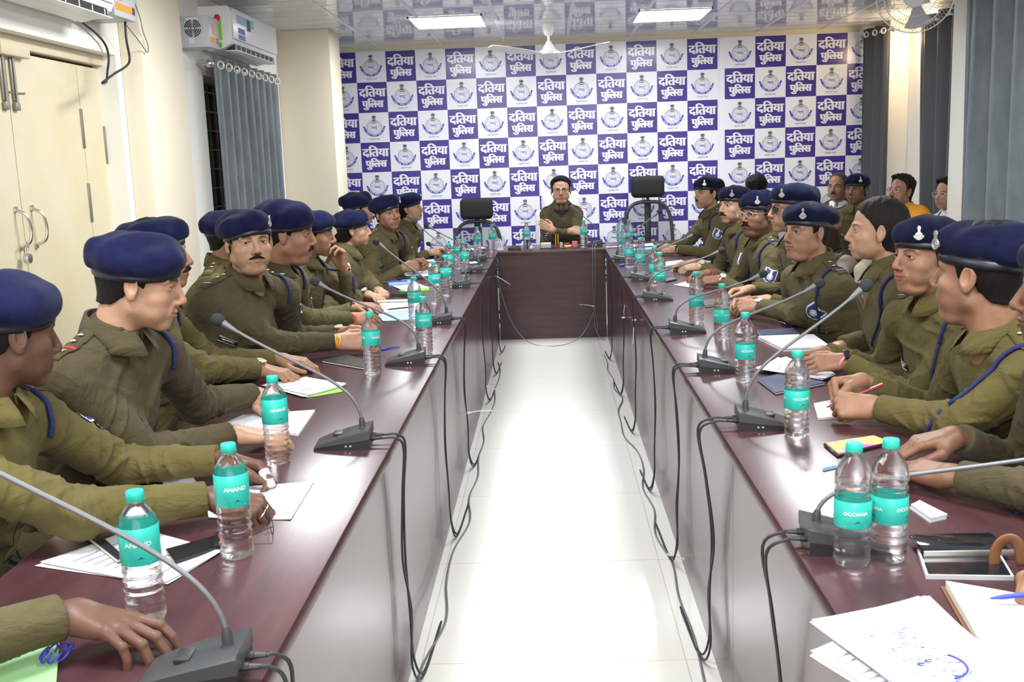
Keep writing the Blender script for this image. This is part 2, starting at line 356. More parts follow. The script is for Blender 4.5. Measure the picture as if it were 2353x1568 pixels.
# ------------------------------------------------------------ printed banners on the back wall
def emblem(g,cx,cz,s,y):
    """police crest drawn with thin raised print; s = tile size"""
    e=.0006
    def P(x,z,k=0): return (cx+x*s,y-e*(1+k),cz+z*s)
    def ring(r0,r1,a0,a1,n,mi,k=0,ex=1,c=(0,0)):
        v=[];f=[]
        for i in range(n+1):
            a=a0+(a1-a0)*i/n
            v+= [P(c[0]+r0*math.cos(a)*ex,c[1]+r0*math.sin(a),k),P(c[0]+r1*math.cos(a)*ex,c[1]+r1*math.sin(a),k)]
        f=[(2*i,2*i+1,2*i+3,2*i+2) for i in range(n)]; g.add(v,f,mi)
    def poly(pts,mi,k=0): g.add([P(x,z,k) for x,z in pts],[tuple(range(len(pts)))],mi)
    c=(0,-.02)
    ring(.258,.270,0,2*PI,40,2,0,1,c); ring(.222,.232,0,2*PI,36,2,0,1,c); ring(.115,.124,0,2*PI,24,2,0,1,c)
    for i in range(28):
        a=2*PI*i/28; poly([(c[0]+.247*math.cos(a+t)+q*math.cos(a+t),c[1]+.247*math.sin(a+t)+q*math.sin(a+t)) for t,q in ((-.07,-.008),(0,-.015),(.07,-.008),(.07,.008),(0,.015),(-.07,.008))],4)
    for i in range(8):
        a=2*PI*i/8; 
        for dd in (-.12,.12): poly([(c[0]+.11*math.cos(a-.02),c[1]+.11*math.sin(a-.02)),(c[0]+.222*math.cos(a+dd-.02),c[1]+.222*math.sin(a+dd-.02)),(c[0]+.222*math.cos(a+dd+.02),c[1]+.222*math.sin(a+dd+.02)),(c[0]+.11*math.cos(a+.03),c[1]+.11*math.sin(a+.03))],4)
        ring(.155,.195,a+.22,a+.56,3,4,0,1,c)
    # monogram
    vv,ff,ar=text_mesh('मप्रपु',.02); g.add([P(q[0]*.19,c[1]+q[1]*.235,2) for q in vv],[t[::-1] for t in ff],3)
    # ribbon
    ring(.30,.365,math.radians(197),math.radians(343),26,3,2,1,(0,.06))
    for sg in (-1,1): poly([(sg*.285,-.055),(sg*.345,-.035),(sg*.385,.03),(sg*.33,.055)][::sg],3,3)
    for i in range(14):
        a=math.radians(208+i*9.5)
        if i%4: ring(.318,.345,a,a+.10,2,1,4,1,(0,.06))
    poly([(-.018,-.305),(0,-.285),(.018,-.305),(0,-.30)],1,5)
    # lion capital
    poly([(-.05,.22),(.05,.22),(.04,.235),(-.04,.235)],5,3); ring(.0,.045,0,2*PI,16,5,3,1.9,(0,.195))
    for xx in (-.045,0,.045): ring(.01,.022,0,2*PI,10,1,5,1,(xx,.195))
    poly([(-.038,.24),(.038,.24),(.05,.29),(.075,.34),(.055,.365),(.06,.395),(.03,.385),(.02,.41),(0,.395),(-.02,.41),(-.03,.385),(-.06,.395),(-.055,.365),(-.075,.34),(-.05,.29)][::-1],2,3)
    ring(0,.035,0,2*PI,12,5,4,1,(0,.345)); 
    for sg in (-1,1): ring(0,.02,0,2*PI,8,5,4,1,(sg*.05,.355)); poly([(sg*.02,.24),(sg*.035,.24),(sg*.045,.30),(sg*.03,.30)],5,4)
    # small figure mark and motto line
    for sg in (-1,1): poly([(sg*.004,-.22),(sg*.012,-.225),(sg*.035,-.262),(sg*.025,-.262)],5,3)
    ring(0,.008,0,2*PI,8,5,3,1,(0,-.208))
    vv,ff,ar=text_mesh('सत्यमेव जयते',.01); g.add([P(q[0]*.36,-.385+q[1]*.36,2) for q in vv],[t[::-1] for t in ff],2)
def word_tile(g,cx,cz,s,y):
    h=s*.497; g.add([(cx-h,y-.0006,cz-h),(cx+h,y-.0006,cz-h),(cx+h,y-.0006,cz+h),(cx-h,y-.0006,cz+h)],[(0,1,2,3)],1+6-1)
    for t,w_,dz,hh in (('दितया',.92,.20,.40),('पुिलस',.74,-.215,.40)):
        vv,ff,ar=text_mesh(t,.0)
        sx=w_*s*.95; sy=hh*s/ar*.96
        for k_,(ox,oy) in enumerate(((-.022,0),(-.011,.006),(0,-.006),(.011,.006),(.022,0))):
            g.add([(cx+q[0]*sx+ox*s,y-.0014-.0001*k_,cz+dz*s+q[1]*sy+oy*s) for q in vv],[q[::-1] for q in ff],1)
def banner(x0,ncol,first,y,label,xcut0,xcut1):
    s=.2975; sz=.2945; top=2.61; g=G()
    g.box((xcut0,y,.30),(xcut1,y+.004,top+.005),0)
    t=len(g.v)
    for r in range(8):
        for c in range(ncol):
            cx=x0+(c+.5)*s; cz=top-(r+.5)*sz
            if (c+r+first)%2==0: word_tile(g,cx,cz,s,y)
            else: emblem(g,cx,cz,s,y)
    o=obj('printed_banner',g,[M['banw'],M['banw'],M['bang'],M['banb'],M['banl'],M['bank'],M['banp']],sharp=None)
    for p in o.data.polygons: p.use_smooth=False
    return tag(o,label,'banner')
banner(-2.183,13,0,10.635,'wide glossy backdrop of purple and white squares with Hindi police lettering behind the head table',-2.29,1.70)
banner(1.752,6,1,10.628,'narrower checkered police backdrop beside the dark curtain in the right corner',1.70,3.44)

# ------------------------------------------------------------ lights
def led(x,y,label,sx=.6,sy=.72):
    t=thing('led_panel',label,'ceiling light',(x,y,ZC-.012),0,None)
    g=G()
    for a,b in (((-sx/2,-sy/2,0),(sx/2,-sy/2+.012,.011)),((-sx/2,sy/2-.012,0),(sx/2,sy/2,.011)),((-sx/2,-sy/2,0),(-sx/2+.012,sy/2,.011)),((sx/2-.012,-sy/2,0),(sx/2,sy/2,.011))): g.box(a,b)
    obj('frame',g,M['white'],t); obj('diffuser',G().box((-sx/2+.012,-sy/2+.012,.002),(sx/2-.012,sy/2-.012,.008)),M['led'],t)
    return t
led(-.80,9.0,'left lit square ceiling panel above the head table'); led(1.06,9.15,'right lit square ceiling panel above the head table')
gi=0
for y in (5.2,1.6):
    for x,s in ((-.9,'left'),(1.1,'right')):
        led(x,y,'lit square ceiling panel over the %s long table, %s row'%(s,'middle' if y>3 else 'nearest'))
def area(loc,sx,sy,e,rot=(0,0,0),col=(.96,.98,1)):
    l=bpy.data.lights.new('panel_and_flash_light','AREA'); l.shape='RECTANGLE'; l.size=sx; l.size_y=sy; l.energy=e; l.color=col
    o=bpy.data.objects.new('panel_and_flash_light',l); COL.objects.link(o); o.location=loc; o.rotation_euler=rot; return o
for x,y,e in ((-.80,9.0,25),(1.06,9.15,25),(-.9,5.2,36),(1.1,5.2,36),(-.9,1.6,32),(1.1,1.6,32)): area((x,y,ZC-.03),.56,.68,e)
# broad soft light added behind the camera, standing for a bounced flash
area((.1,-1.2,2.2),2.6,1.2,66,(math.radians(52),0,0),(1,.98,.95))
l=bpy.data.lights.new('wall_bulb','POINT'); l.energy=9; l.color=(1,.72,.42); l.shadow_soft_size=.08
o=bpy.data.objects.new('wall_bulb',l); COL.objects.link(o); o.location=(3.26,9.70,2.44)
wd=bpy.data.worlds.new('world'); SC.world=wd; wd.use_nodes=True; wd.node_tree.nodes['Background'].inputs[0].default_value=(.8,.85,.95,1); wd.node_tree.nodes['Background'].inputs[1].default_value=.35
SC.view_settings.view_transform='Standard'; SC.view_settings.look='None'; SC.view_settings.gamma=1; SC.view_settings.exposure=.55

# ------------------------------------------------------------ conference tables
def table(name,label,x0,x1,y0,y1,side):
    t=thing(name,label,'table',((x0+x1)/2,(y0+y1)/2,0)); cx,cy=(x0+x1)/2,(y0+y1)/2
    T=lambda a,b,**k:G().box((a[0]-cx,a[1]-cy,a[2]),(b[0]-cx,b[1]-cy,b[2]),**k)
    obj('tabletop',T((x0,y0,.715),(x1,y1,.75),bev=.0025),M['lam'],t)
    e=.022
    if side=='x1':
        ys=list(np.arange(y1,y0,-1.22))+[y0]
        for a,b in zip(ys[:-1],ys[1:]):
            if a-b>.05: obj('modesty_panel',T((x1-.026,b+.0015,0),(x1-.008,a-.0015,.715)),M['lamv'],t)
        xo=x0+.1
    elif side=='x0':
        ys=list(np.arange(y1,y0,-1.22))+[y0]
        for a,b in zip(ys[:-1],ys[1:]):
            if a-b>.05: obj('modesty_panel',T((x0+.008,b+.0015,0),(x0+.026,a-.0015,.715)),M['lamv'],t)
    else: obj('modesty_panel',T((x0+.45+.17,y0+.008,0),(x1-.45-.17,y0+.026,.715)),M['lamf'],t)
    if side!='y0':
        for y in np.arange(y1-.02,y0,-1.22): obj('end_panel',T((x0+.03,y-.018,0),(x1-.03,y,.715)),M['lamf'],t)
    else:
        for x in (x0+.05,x1-.07): obj('end_panel',T((x,y0+.06,0),(x+.018,y1-.04,.715)),M['lamv'],t)
    return t
table('conference_table','long dark cherry conference table along the left side of the aisle',-1.07,-.448,.72,8.735,'x1')
table('conference_table','long dark cherry conference table along the right side of the aisle',.448,1.07,.72,8.735,'x0')
table('head_table','dark cherry head table joining the two long tables at the far end',-1.07,1.07,8.738,9.36,'y0')

# ------------------------------------------------------------ bottles
def make_bottle(brand,l0=.110,l1=.160):
    t=thing('water_bottle','x','bottle',(0,0,0))
    pr=[(.0001,.004),(.022,.0),(.029,.002),(.0325,.010),(.033,.018)]
    for i in range(10):
        z=.022+i*.0155
        if z+.012>.168: break
        if z+.012<l0 or z>l1: pr+=[(.0306,z),(.0306,z+.003),(.0333,z+.007),(.0333,z+.010)]
        elif pr[-1][1]<l0: pr+=[(.0322,l0),(.0322,l1)]
    pr+=[(.0325,.172),(.028,.186),(.021,.197),(.0145,.205),(.0125,.208),(.0125,.212),(.0155,.2125),(.0155,.2145),(.012,.215),(.012,.222),(.0001,.222)]
    obj('bottle_body',G().lathe(pr,28),M['bottle'],t,sharp=.9)
    g=G(); g.lathe([(.0330,l0),(.0334,l0+.0005),(.0334,l1-.0005),(.0330,l1)],36,0); g.f=g.f[:-2]; g.m=g.m[:-2]
    vv,ff,ar=text_mesh(brand,.03)
    for k in (0,2.1,4.2):
        g.add([(.0337*math.sin(k+q[0]*1.35),-.0337*math.cos(k+q[0]*1.35),.58*l1+.42*l0+q[1]*.040) for q in vv],ff,1)
        pts=[(-.5,0),(-.3,.3),(-.1,.1),(.1,.6),(.3,.2),(.5,0)]
        g.add([(.0337*math.sin(k+x*.9),-.0337*math.cos(k+x*.9),l0+.010+z*.010) for x,z in pts],[(0,5,4,3,2,1)],2)
        g.add([(.0337*math.sin(k+x*1.1),-.0337*math.cos(k+x*1.1),z) for x,z in ((-.5,l0+.0045),(.5,l0+.0045),(.5,l0+.006),(-.5,l0+.006))],[(0,1,2,3)],1)
    obj('bottle_label',g,[M['teall'],M['paper'],M['lab2']],t)
    g=G().lathe([(.0001,.2295),(.0138,.2295),(.0148,.228),(.0152,.2135),(.0148,.213),(.0001,.213)][::-1],30); 
    obj('bottle_cap',g,M['teal'],t)
    return t
BL=[('a',-.706,1.651,.3,'nearest water bottle on the left table, beside the bare hand on the microphone'),
('a',-.636,1.939,.5,'water bottle on the left table in front of the hand with silver rings'),
('a',-.722,2.592,.6,'water bottle on the left table before the bandaged finger and spiral pad'),
('b',-.662,3.714,.9,'water bottle on the left table before the wrist with red and yellow threads'),
('b',-.517,4.108,.2,'water bottle on the left table close behind the third nearest microphone base'),
('b',-.647,4.846,-.4,'water bottle on the left table next to blue printed papers'),
('b',-.636,5.614,.4,'water bottle on the left table beside the lime green folder'),
('b',-.605,5.939,1.2,'water bottle on the left table just beyond the lime folder, aisle side'),
('b',-.670,6.824,.1,'water bottle on the left table next to the clasped hands of an officer'),
('b',-.582,6.982,.7,'water bottle on the left table just before the sixth microphone base'),
('b',-.665,7.45,2,'water bottle on the left table behind the sixth microphone neck'),
('b',-.598,8.50,.3,'water bottle at the far end of the left table before the lower black chair'),
('b',-.487,8.73,.2,'water bottle at the left corner of the head table beside a white card holder'),
('b',-.204,8.90,.0,'water bottle on the head table at the chief officer\'s right side'),
('b',.280,8.90,.4,'water bottle on the head table near the chief officer\'s microphone'),
('b',.60,9.05,.9,'farthest water bottle at the right corner of the head table'),
('b',.655,8.82,.2,'second water bottle at the right corner of the head table'),
('b',.561,8.177,1.1,'water bottle on the right table beyond the farthest wedge microphone'),
('b',.533,7.183,.1,'water bottle on the right table just nearer than the farthest microphone base'),
('b',.576,6.80,-.2,'water bottle on the right table behind the second farthest microphone base'),
('b',.602,6.13,.6,'water bottle on the right table beside an officer\'s orange wrist thread'),
('b',.588,5.712,.1,'water bottle on the right table behind the third farthest microphone base'),
('b',.646,4.692,.2,'water bottle on the right table before the officer with round glasses'),
('b',.685,4.224,.8,'water bottle on the right table before the officer with the steel watch'),
('b',.633,3.432,.1,'water bottle on the right table beside an open stack of white paper'),
('b',.641,2.734,.2,'water bottle with a torn brown label scrap, before fists holding a maroon pen'),
('b',.534,1.838,-.1,'left one of two near water bottles touching on the right table'),
('b',.605,1.855,.75,'right one of two near water bottles touching on the right table')]
pa=make_bottle('ANAND',.108,.172); pb=make_bottle('ANAND'); pc=make_bottle('OCCIANA',.076,.126); used={'a':0,'b':0,'c':0}
for k,x,y,rz,lab in BL:
    if x>.5: k='c'
    src={'a':pa,'b':pb,'c':pc}[k]
    if not used[k]: src.location=(x,y,.75); src.rotation_euler=(0,0,rz); src['label']=lab; src['group']='water bottles on the tables'; used[k]=1
    else: dup(src,(x,y,.75),rz,lab,'water bottles on the tables')

# ------------------------------------------------------------ gooseneck microphones (local +x points at the speaker)
def base_mesh():
    g=G(); Lb=.150; hw=.055
    def prof(x): return .012+.043*(max(0,1-x/Lb))**.8
    xs=np.linspace(0,Lb,9)
    lower=[];upper=[]
    for i,x in enumerate(xs):
        w=hw*(1-.18*(x/Lb)**2); z=prof(x)
        lower.append([(x,-w,0),(x,-w,z*.52),(x,w,z*.52),(x,w,0)])
        w2=w*1.03; upper.append([(x*1.0-.002,-w2,z*.50),(x-.002,-w2*.98,z*.93),(x-.002,-w2*.88,z),(x-.002,w2*.88,z),(x-.002,w2*.98,z*.93),(x-.002,w2,z*.50)])
    def loft(L,mi):
        k=len(L[0]); v=[p for r in L for p in r]; f=[(i*k+j,i*k+(j+1)%k,(i+1)*k+(j+1)%k,(i+1)*k+j) for i in range(len(L)-1) for j in range(k)]
        f=[q[::-1] for q in f]; f+=[tuple(range(k)),tuple(range((len(L)-1)*k,len(L)*k))[::-1]]; g.add(v,f,mi)
    loft(lower,1); loft(upper,0)
    for yy in (-.018,.018): g.tube([(-.03,yy,.022),(-.012,yy,.022),(-.011,yy,.022),(0,yy,.022)],[.004,.0055,.007,.007],8,2)
    for sg in (-1,1):
        for xx in (.05,.062): g.tube([(xx,sg*.0545,.012),(xx,sg*.0565,.012)],.0028,8,3)
    g.box((.075,-.02,prof(.08)-.004),(.10,.02,prof(.08)+.004),2,bev=.002)
    return mesh_from('microphone_base',g,[M['grey'],M['black'],M['cable'],M['silver']])
BASE=base_mesh()
def mic(x,y,rz,dx,dz,label,red=False):
    t=thing('gooseneck_microphone',label,'microphone',(x,y,.75),rz,'gooseneck microphones on the tables')
    b=link('microphone_base',BASE,t)
    p0=V(.022,0,.052); e=V(dx,0,dz); d=nrm(V(dx-.03,0,dz*.78-.03)); 
    p1=p0+V(-.005,0,min(.13,.42*dz+.02)); p2=e-d*(.55*np.linalg.norm(e-p0)); 
    P=[(1-s)**3*p0+3*(1-s)**2*s*p1+3*(1-s)*s*s*p2+s**3*e for s in np.linspace(0,1,30)]
    g=G().tube(P[2:],.0042,10); g.tube([P[0],P[1],P[2]],[.0085,.0085,.0055],12,1); g.tube([p0-V(0,0,.006),p0],[.011,.0095],12,1)
    c0=e-d*.045; g.tube([c0,c0+d*.02,e+d*.002],[.0045,.0075,.0105],12,0)
    obj('gooseneck',g,[M['neck'],M['grey']],t)
    if red:
        obj('status_ring',G().tube([e-d*.001,e+d*.006],.0112,14),mat('red_light',(.8,.05,.05),.3,emit=(1,.05,.05),es=1.5),t)
    r=.0175; pr=[(.0001,-.006)]+[(r*math.sin(a),.016-(r*1.12)*math.cos(a)) for a in np.linspace(.5,PI-.02,10)]
    R=Vector((0,0,1)).rotation_difference(Vector(d)).to_matrix().to_4x4()
    obj('foam_windscreen',G().lathe(pr,18,0,Matrix.Translation(e)@R),M['foam'],t,sharp=None)
    return t
for x,y,dx,dz,lab in [(-.479,1.45,.47,.42,'nearest microphone on the left table, pressed by a bare hand'),
(-.505,2.745,.375,.350,'microphone on the left table beside the spiral pad, head before the mustached officer'),
(-.494,3.91,.384,.318,'microphone on the left table, base by the near end of the green-edged notebook'),
(-.482,4.885,.322,.388,'microphone on the left table, base beside the blue printed papers'),
(-.500,6.32,.306,.397,'microphone on the left table just beyond the lime green folder'),
(-.475,7.155,.358,.327,'microphone on the left table between the two farthest left bases'),
(-.500,7.98,.419,.142,'low-bent microphone at the far end of the left table')]:
    mic(x,y,PI+.06,dx,dz,lab)
for x,y,dx,dz,lab in [(.470,1.93,.56,.20,'nearest microphone on the right table, neck reaching low out of frame'),
(.502,2.835,.327,.376,'microphone on the right table before the torn-label bottle, head high'),
(.505,3.612,.395,.291,'microphone on the right table pointing at the bareheaded woman officer'),
(.499,4.44,.375,.236,'microphone on the right table left of two bottles, fourth nearest'),
(.480,5.47,.387,.248,'microphone on the right table, cable held by a long white tie'),
(.487,6.39,.372,.270,'microphone on the right table, second from the far end'),
(.454,7.60,.316,.340,'farthest wedge microphone on the right table, before the mesh chair')]:
    mic(x,y,-.06 ,dx,dz,lab,red=(y>7))
mic(.44,9.02,PI,.26,.354,'microphone on the head table with a glowing red ring',red=True)

# ------------------------------------------------------------ cables
def cable(pts,r=.0035,label='',m='cable',n=6,name='microphone_cable',cat='cable',group='microphone cables hanging to the floor'):
    g=G().tube(smooth(pts,n),r,8); return tag(obj(name,g,M[m],sharp=None),label,cat,group)
def drop(x,y,side,seed,label,zmin=.02,run=.25,out=.03):
    r=random.Random(seed); s=side; e=.448
    for k,yy in enumerate((-.018,.018)):
        j=r.uniform(-.02,.02)
        P=[(x+s*.03,y+yy,.772),(s*-(e-.03)*-1 if 0 else (-(e-.035) if s>0 else (e-.035)),y+yy+.01,.775)]
        xe=-(e) if s>0 else e
        P=[(x+s*.028,y+yy,.772),(xe+s*.012,y+yy*1.1+.005,.770),(xe+s*out,y+yy+.02,.735),(xe+s*(out*.6),y+.03+j,.60),(xe+s*.012,y+.02+j+yy*.6,.42),(xe+s*.018,y+.05-j,.24),(xe+s*.02,y+.03+j+yy*.3,.10),(xe+s*.035,y+.12+yy,.012),(xe+s*.05,y+.12+run+yy,.006)]
        cable(P,.0034,label)
names=['nearest','second nearest','third nearest','fourth nearest','fifth nearest','sixth nearest','farthest']
for i,(x,y) in enumerate([(-.479,1.45),(-.505,2.745),(-.494,3.91),(-.482,4.885),(-.500,6.32),(-.475,7.155),(-.5,7.98)]):
    drop(x,y,1,i,'pair of black cables falling from the %s microphone of the left table'%names[i],run=.3+.05*(i%3))
for i,(x,y) in enumerate([(.47,1.93),(.502,2.835),(.505,3.612),(.499,4.44),(.48,5.47),(.487,6.39),(.454,7.6)]):
    drop(x,y,-1,20+i,'pair of black cables falling from the %s microphone of the right table'%names[i],run=.3+.04*(i%3),out=.03 if i>1 else .05)
rr=random.Random(3)
P=[(-.405+rr.uniform(-.02,.03),y,.007) for y in np.arange(1.0,8.0,.32)]
cable(P,.0035,'grey trunk cable snaking on the floor along the left table','cableg',group=None)
P=[(.40+rr.uniform(-.04,.02),y,.007) for y in np.arange(1.0,8.0,.30)]
cable(P,.0035,'grey trunk cable snaking on the floor along the right table','cableg',group=None)
cable([(-.437,8.2,.70),(-.42,8.45,.45),(-.33,8.6,.14),(-.18,8.45,.012),(.05,8.35,.008),(.22,8.5,.05),(.33,8.68,.20),(.345,8.70,.27)],.003,'thin grey cable sagging across the floor in front of the head table','cableg',group=None)
for k in (0,.02): cable([(.37+k,9.0,.772),(.345+k,8.77,.765),(.345+k,8.725,.70),(.34+k,8.72,.5),(.345+k*.5,8.715,.27),(.35+k,8.70,.12),(.37,8.66,.04),(.42,8.55,.01)],.0028,'thin cable hanging down the front of the head table',m='cableg',group='thin cables on the head table front')
def tie(p,d,label):
    p=V(p);d=nrm(d); g=G(); g.tube([p+V(.012*math.cos(a),.012*math.sin(a),0) for a in np.linspace(0,2*PI,14)],.0018,6)
    g.tube([p,p+d*.05,p+d*.12+V(0,0,-.01)],[.003,.0022,.0016],6); g.box(p-V(.005,.005,.005),p+V(.005,.005,.005))
    tag(obj('cable_tie',g,M['tie']),label,'cable tie','white cable ties')
tie((.432,5.52,.64),(-.1,-.3,-1),'long white cable tie dangling below the fifth nearest right microphone')
tie((.434,6.40,.52),(.1,.6,.5),'small white cable tie near the sixth nearest right microphone')
tie((-.43,8.05,.62),(.9,0,-.5),'white cable tie at the far end of the left table')
tie((-.43,1.55,.06),(1,.6,.6),'white cable tie sticking out by the floor at the nearest left cables')
tie((-.425,4.93,.30),(1,.2,.1),'white cable tie on the fourth nearest left cables')
tie((-.425,6.35,.12),(1,-.6,-.2),'white cable tie low on the fifth nearest left cables')
tie((.34,8.71,.27),(-1,0,.25),'white cable tie gathering thin cables on the head table front')
tie((.41,3.70,.04),(.8,-.6,-.1),'white cable tie on the floor at the third nearest right cables')

# ------------------------------------------------------------ curtains (heavy satin with steel eyelets)
def curtain(p0,p1,z0,z1,n,amp,m,label,rings=True,inward=(1,0),narrow=0):
    p0=V(*p0);p1=V(*p1); L=np.linalg.norm(p1-p0); d=(p1-p0)/L; nn=V(*inward)
    t=thing('curtain',label,'curtain',((p0+p1)[0]/2,(p0+p1)[1]/2,0)); c=V((p0+p1)[0]/2,(p0+p1)[1]/2)
    us=np.linspace(0,1,n*14+1); zs=np.linspace(z0,z1,26); P=[]
    for u in us:
        row=[]
        for z in zs:
            k=(z1-z)/(z1-z0); ph=2*PI*n*u+.5*math.sin(3*k+u*9)*k
            a=amp*(1+.35*math.sin(u*17)*k)*(math.sin(ph)+.18*math.sin(2.1*ph+1)*k)
            w=u+narrow*k*(.5-u)
            q=p0+d*L*w+nn*a; row.append((q[0]-c[0],q[1]-c[1],z))
        P.append(row)
    g=G().grid(P); 
    me=mesh_from('fabric',g,m,None); o=link('fabric',me,t); so=o.modifiers.new('s','SOLIDIFY'); so.thickness=.003
    if rings:
        for i in range(n):
            u=(i+.25)/n; q=p0+d*L*u+nn*(amp*.9+.006); R=.024; dd=V(*(d*.35+nn*(1 if i%2 else -1)*.0)); 
            ax=nrm(V(nn[0],nn[1],0)*.8-V(0,1,0)*.6); s1=nrm(np.cross(ax,V(0,0,1)))
            pts=[V(q[0]-c[0],q[1]-c[1],z1-.055)+R*(math.cos(a)*s1+math.sin(a)*V(0,0,1)) for a in np.linspace(0,2*PI,17)]
            obj('eyelet_ring',G().tube(pts,.007,8,cap=False),M['ring'],t,sharp=None)
    rodo=[V(p0[0],p0[1],z1-.055)-V(d[0],d[1],0)*.06,V(p1[0],p1[1],z1-.055)+V(d[0],d[1],0)*.04]
    g=G().tube(rodo,.0125,12); 
    for e_,s_ in ((rodo[0],-1),):
        vs,fs,_=uvsphere(e_-V(d[0],d[1],0)*.02,.028); g.add(vs,fs)
    wx=XL if inward[0]>0 else XR
    g.tube([rodo[0]+V(d[0],d[1],0)*.03,V(wx,rodo[0][1]+.02,z1-.055)],.007,8)
    tag(obj('curtain_rod',g,M['steel'],sharp=None),'steel rod carrying the '+label,'curtain rod')
    return t
curtain((-2.20,7.06),(-2.20,8.72),.35,2.25,9,.030,M['curt'],'blue-grey eyelet curtain under the air conditioner')
curtain((-2.15,9.92),(-2.02,10.45),.35,2.15,2,.03,M['curt'],'narrow grey curtain in the left rear corner behind the column')
curtain((3.175,10.10),(3.07,10.54),.1,2.62,3,.03,M['curt_backlit'],'backlit, darkened curtain hiding the right rear corner',inward=(-1,0))
curtain((3.29,8.35),(3.29,9.60),.1,2.60,4,.045,M['curt_backlit'],'backlit, darkened curtain behind the white pillar',inward=(-1,0),narrow=.18)
curtain((2.90,5.6),(2.90,7.56),.1,2.62,6,.05,M['curt'],'large green-grey curtain at the right edge of the picture',inward=(-1,0))

# ------------------------------------------------------------ air conditioners and stabilizers
def ac(y0,y1,z0,label,depth=.22,full=True):
    t=thing('air_conditioner',label,'air conditioner',(XL,(y0+y1)/2,z0)); L=y1-y0; h=.29
    pr=[(0,.03),(0,h),(depth-.03,h),(depth-.008,h-.015),(depth,h-.05),(depth-.005,.075),(depth-.02,.045),(depth-.07,.018),(.05,.0)]
    Mx=Matrix(((1,0,0,0),(0,0,-1,L/2),(0,1,0,0),(0,0,0,1)))
    g=G().prism(pr,L,0,Mx); obj('housing',g,M['white'],t,sharp=.4)
    g=G(); g.box((depth-.002,-L/2+.015,.078),(depth+.006,L/2-.015,h-.012),bev=.004); obj('front_panel',g,M['white'],t)
    g=G(); g.box((depth-.075,-L/2+.07,.014),(depth-.012,L/2-.07,.050)); obj('air_outlet',g,M['dark'],t)
    g=G(); g.box((depth-.07,-L/2+.06,.004),(depth+.01,L/2-.06,.010),bev=.002)
    for i in range(9): y=-L/2+.1+i*(L-.2)/8; g.box((depth-.06,y-.004,.006),(depth-.01,y+.004,.045))
    obj('louver',g,M['white'],t)
    if full:
        g=G(); g.box((depth+.006,-L/2+.10,h-.10),(depth+.008,-L/2+.50,h-.045),0); g.box((depth+.008,-L/2+.34,h-.125),(depth+.009,-L/2+.42,h-.05),1)
        for i in range(3): g.box((depth+.006,-L/2+.12+i*.055,h-.165),(depth+.008,-L/2+.165+i*.055,h-.128),2); g.box((depth+.006,-L/2+.12+i*.055,h-.205),(depth+.008,-L/2+.165+i*.055,h-.172),2)
        obj('promotion_sticker',g,[M['lblue'],M['navy'],M['lab2']],t)
        g=G(); g.box((.10,-L/2-.001,.07),(.15,-L/2,.20),0); g.lathe([(.001,0),(.022,0),(.022,.001),(.001,.001)],16,1,Matrix.Translation((.125,-L/2-.001,.215))@Matrix.Rotation(PI/2,4,'X')); g.box((.10,-L/2-.001,.02),(.145,-L/2,.058),0); g.lathe([(.001,0),(.015,0),(.015,.001),(.001,.001)],12,2,Matrix.Translation((.122,-L/2-.001,.038))@Matrix.Rotation(PI/2,4,'X'))
        obj('energy_label',g,[M['lime'],M['red'],M['teal']],t)
    return t
ac(7.14,8.30,2.29,'white split air conditioner with blue stickers above the grey curtain')
ac(3.9,5.20,2.235,'white air conditioner partly cut off at the top left corner',full=False)
def stab(y,z,label,dy=.16):
    t=thing('voltage_stabilizer',label,'voltage stabilizer',(XL,y,z)); 
    obj('case',G().box((0,0,0),(.20,dy,.19),bev=.004),M['greybox'],t)
    g=G()
    for r in (.014,.026,.038,.050):
        for k in range(4):
            a0=k*PI/2+.15; g.tube([(.10+r*math.cos(a),-.001,.115+r*math.sin(a)) for a in np.linspace(a0,a0+PI/2-.3,6)],.0035,6)
    obj('fan_grille',g,M['dark'],t)
    g=G(); g.box((.20,.02,.03),(.2015,dy-.05,.065),0); g.box((.20,dy-.055,.03),(.2015,dy-.02,.065),1); g.box((.20,.07,.08),(.2015,.11,.15),0); g.box((.07,-.0015,.025),(.105,0,.055),2); g.box((.06,-.0015,.165),(.14,0,.18),2)
    obj('rating_sticker',g,[M['orange'],M['navy'],M['paper']],t); return t
stab(6.70,2.27,'grey voltage stabilizer with round fan grille beside the air conditioner',.20)
stab(5.24,2.27,'grey voltage stabilizer with a yellow sticker at the top left, above the door',.28)
cable([(-2.20,5.10,2.25),(-2.27,5.232,2.248),(-2.27,5.407,2.206),(-2.27,5.507,2.159),(-2.27,5.529,2.095),(-2.27,5.496,2.027),(-2.26,5.446,1.972),(-2.17,5.18,1.945),(-2.15,5.283,1.994),(-2.15,5.448,2.046),(-2.15,5.504,2.088),(-2.15,5.485,2.173),(-2.15,5.487,2.249),(-2.15,5.495,2.29)],.006,'black power cable looping beside the cream door',name='power_cable',group=None)
cable([(-2.285,6.50,2.655),(-2.28,6.715,2.56),(-2.28,6.742,2.512),(-2.28,6.687,2.452),(-2.28,6.70,2.399),(-2.26,6.72,2.37)],.004,'white wire dropping to the stabilizer next to the air conditioner',m='tie',name='power_cable',group=None)
cable([(-2.16,5.60,2.46),(-2.16,5.719,2.334),(-2.16,5.749,2.259),(-2.16,5.805,2.185),(-2.16,5.783,2.149),(-2.16,5.684,2.195),(-2.16,5.577,2.239),(-2.16,5.47,2.285)],.003,'thin grey wire looping on the white pier',m='cableg',name='power_cable',group=None)

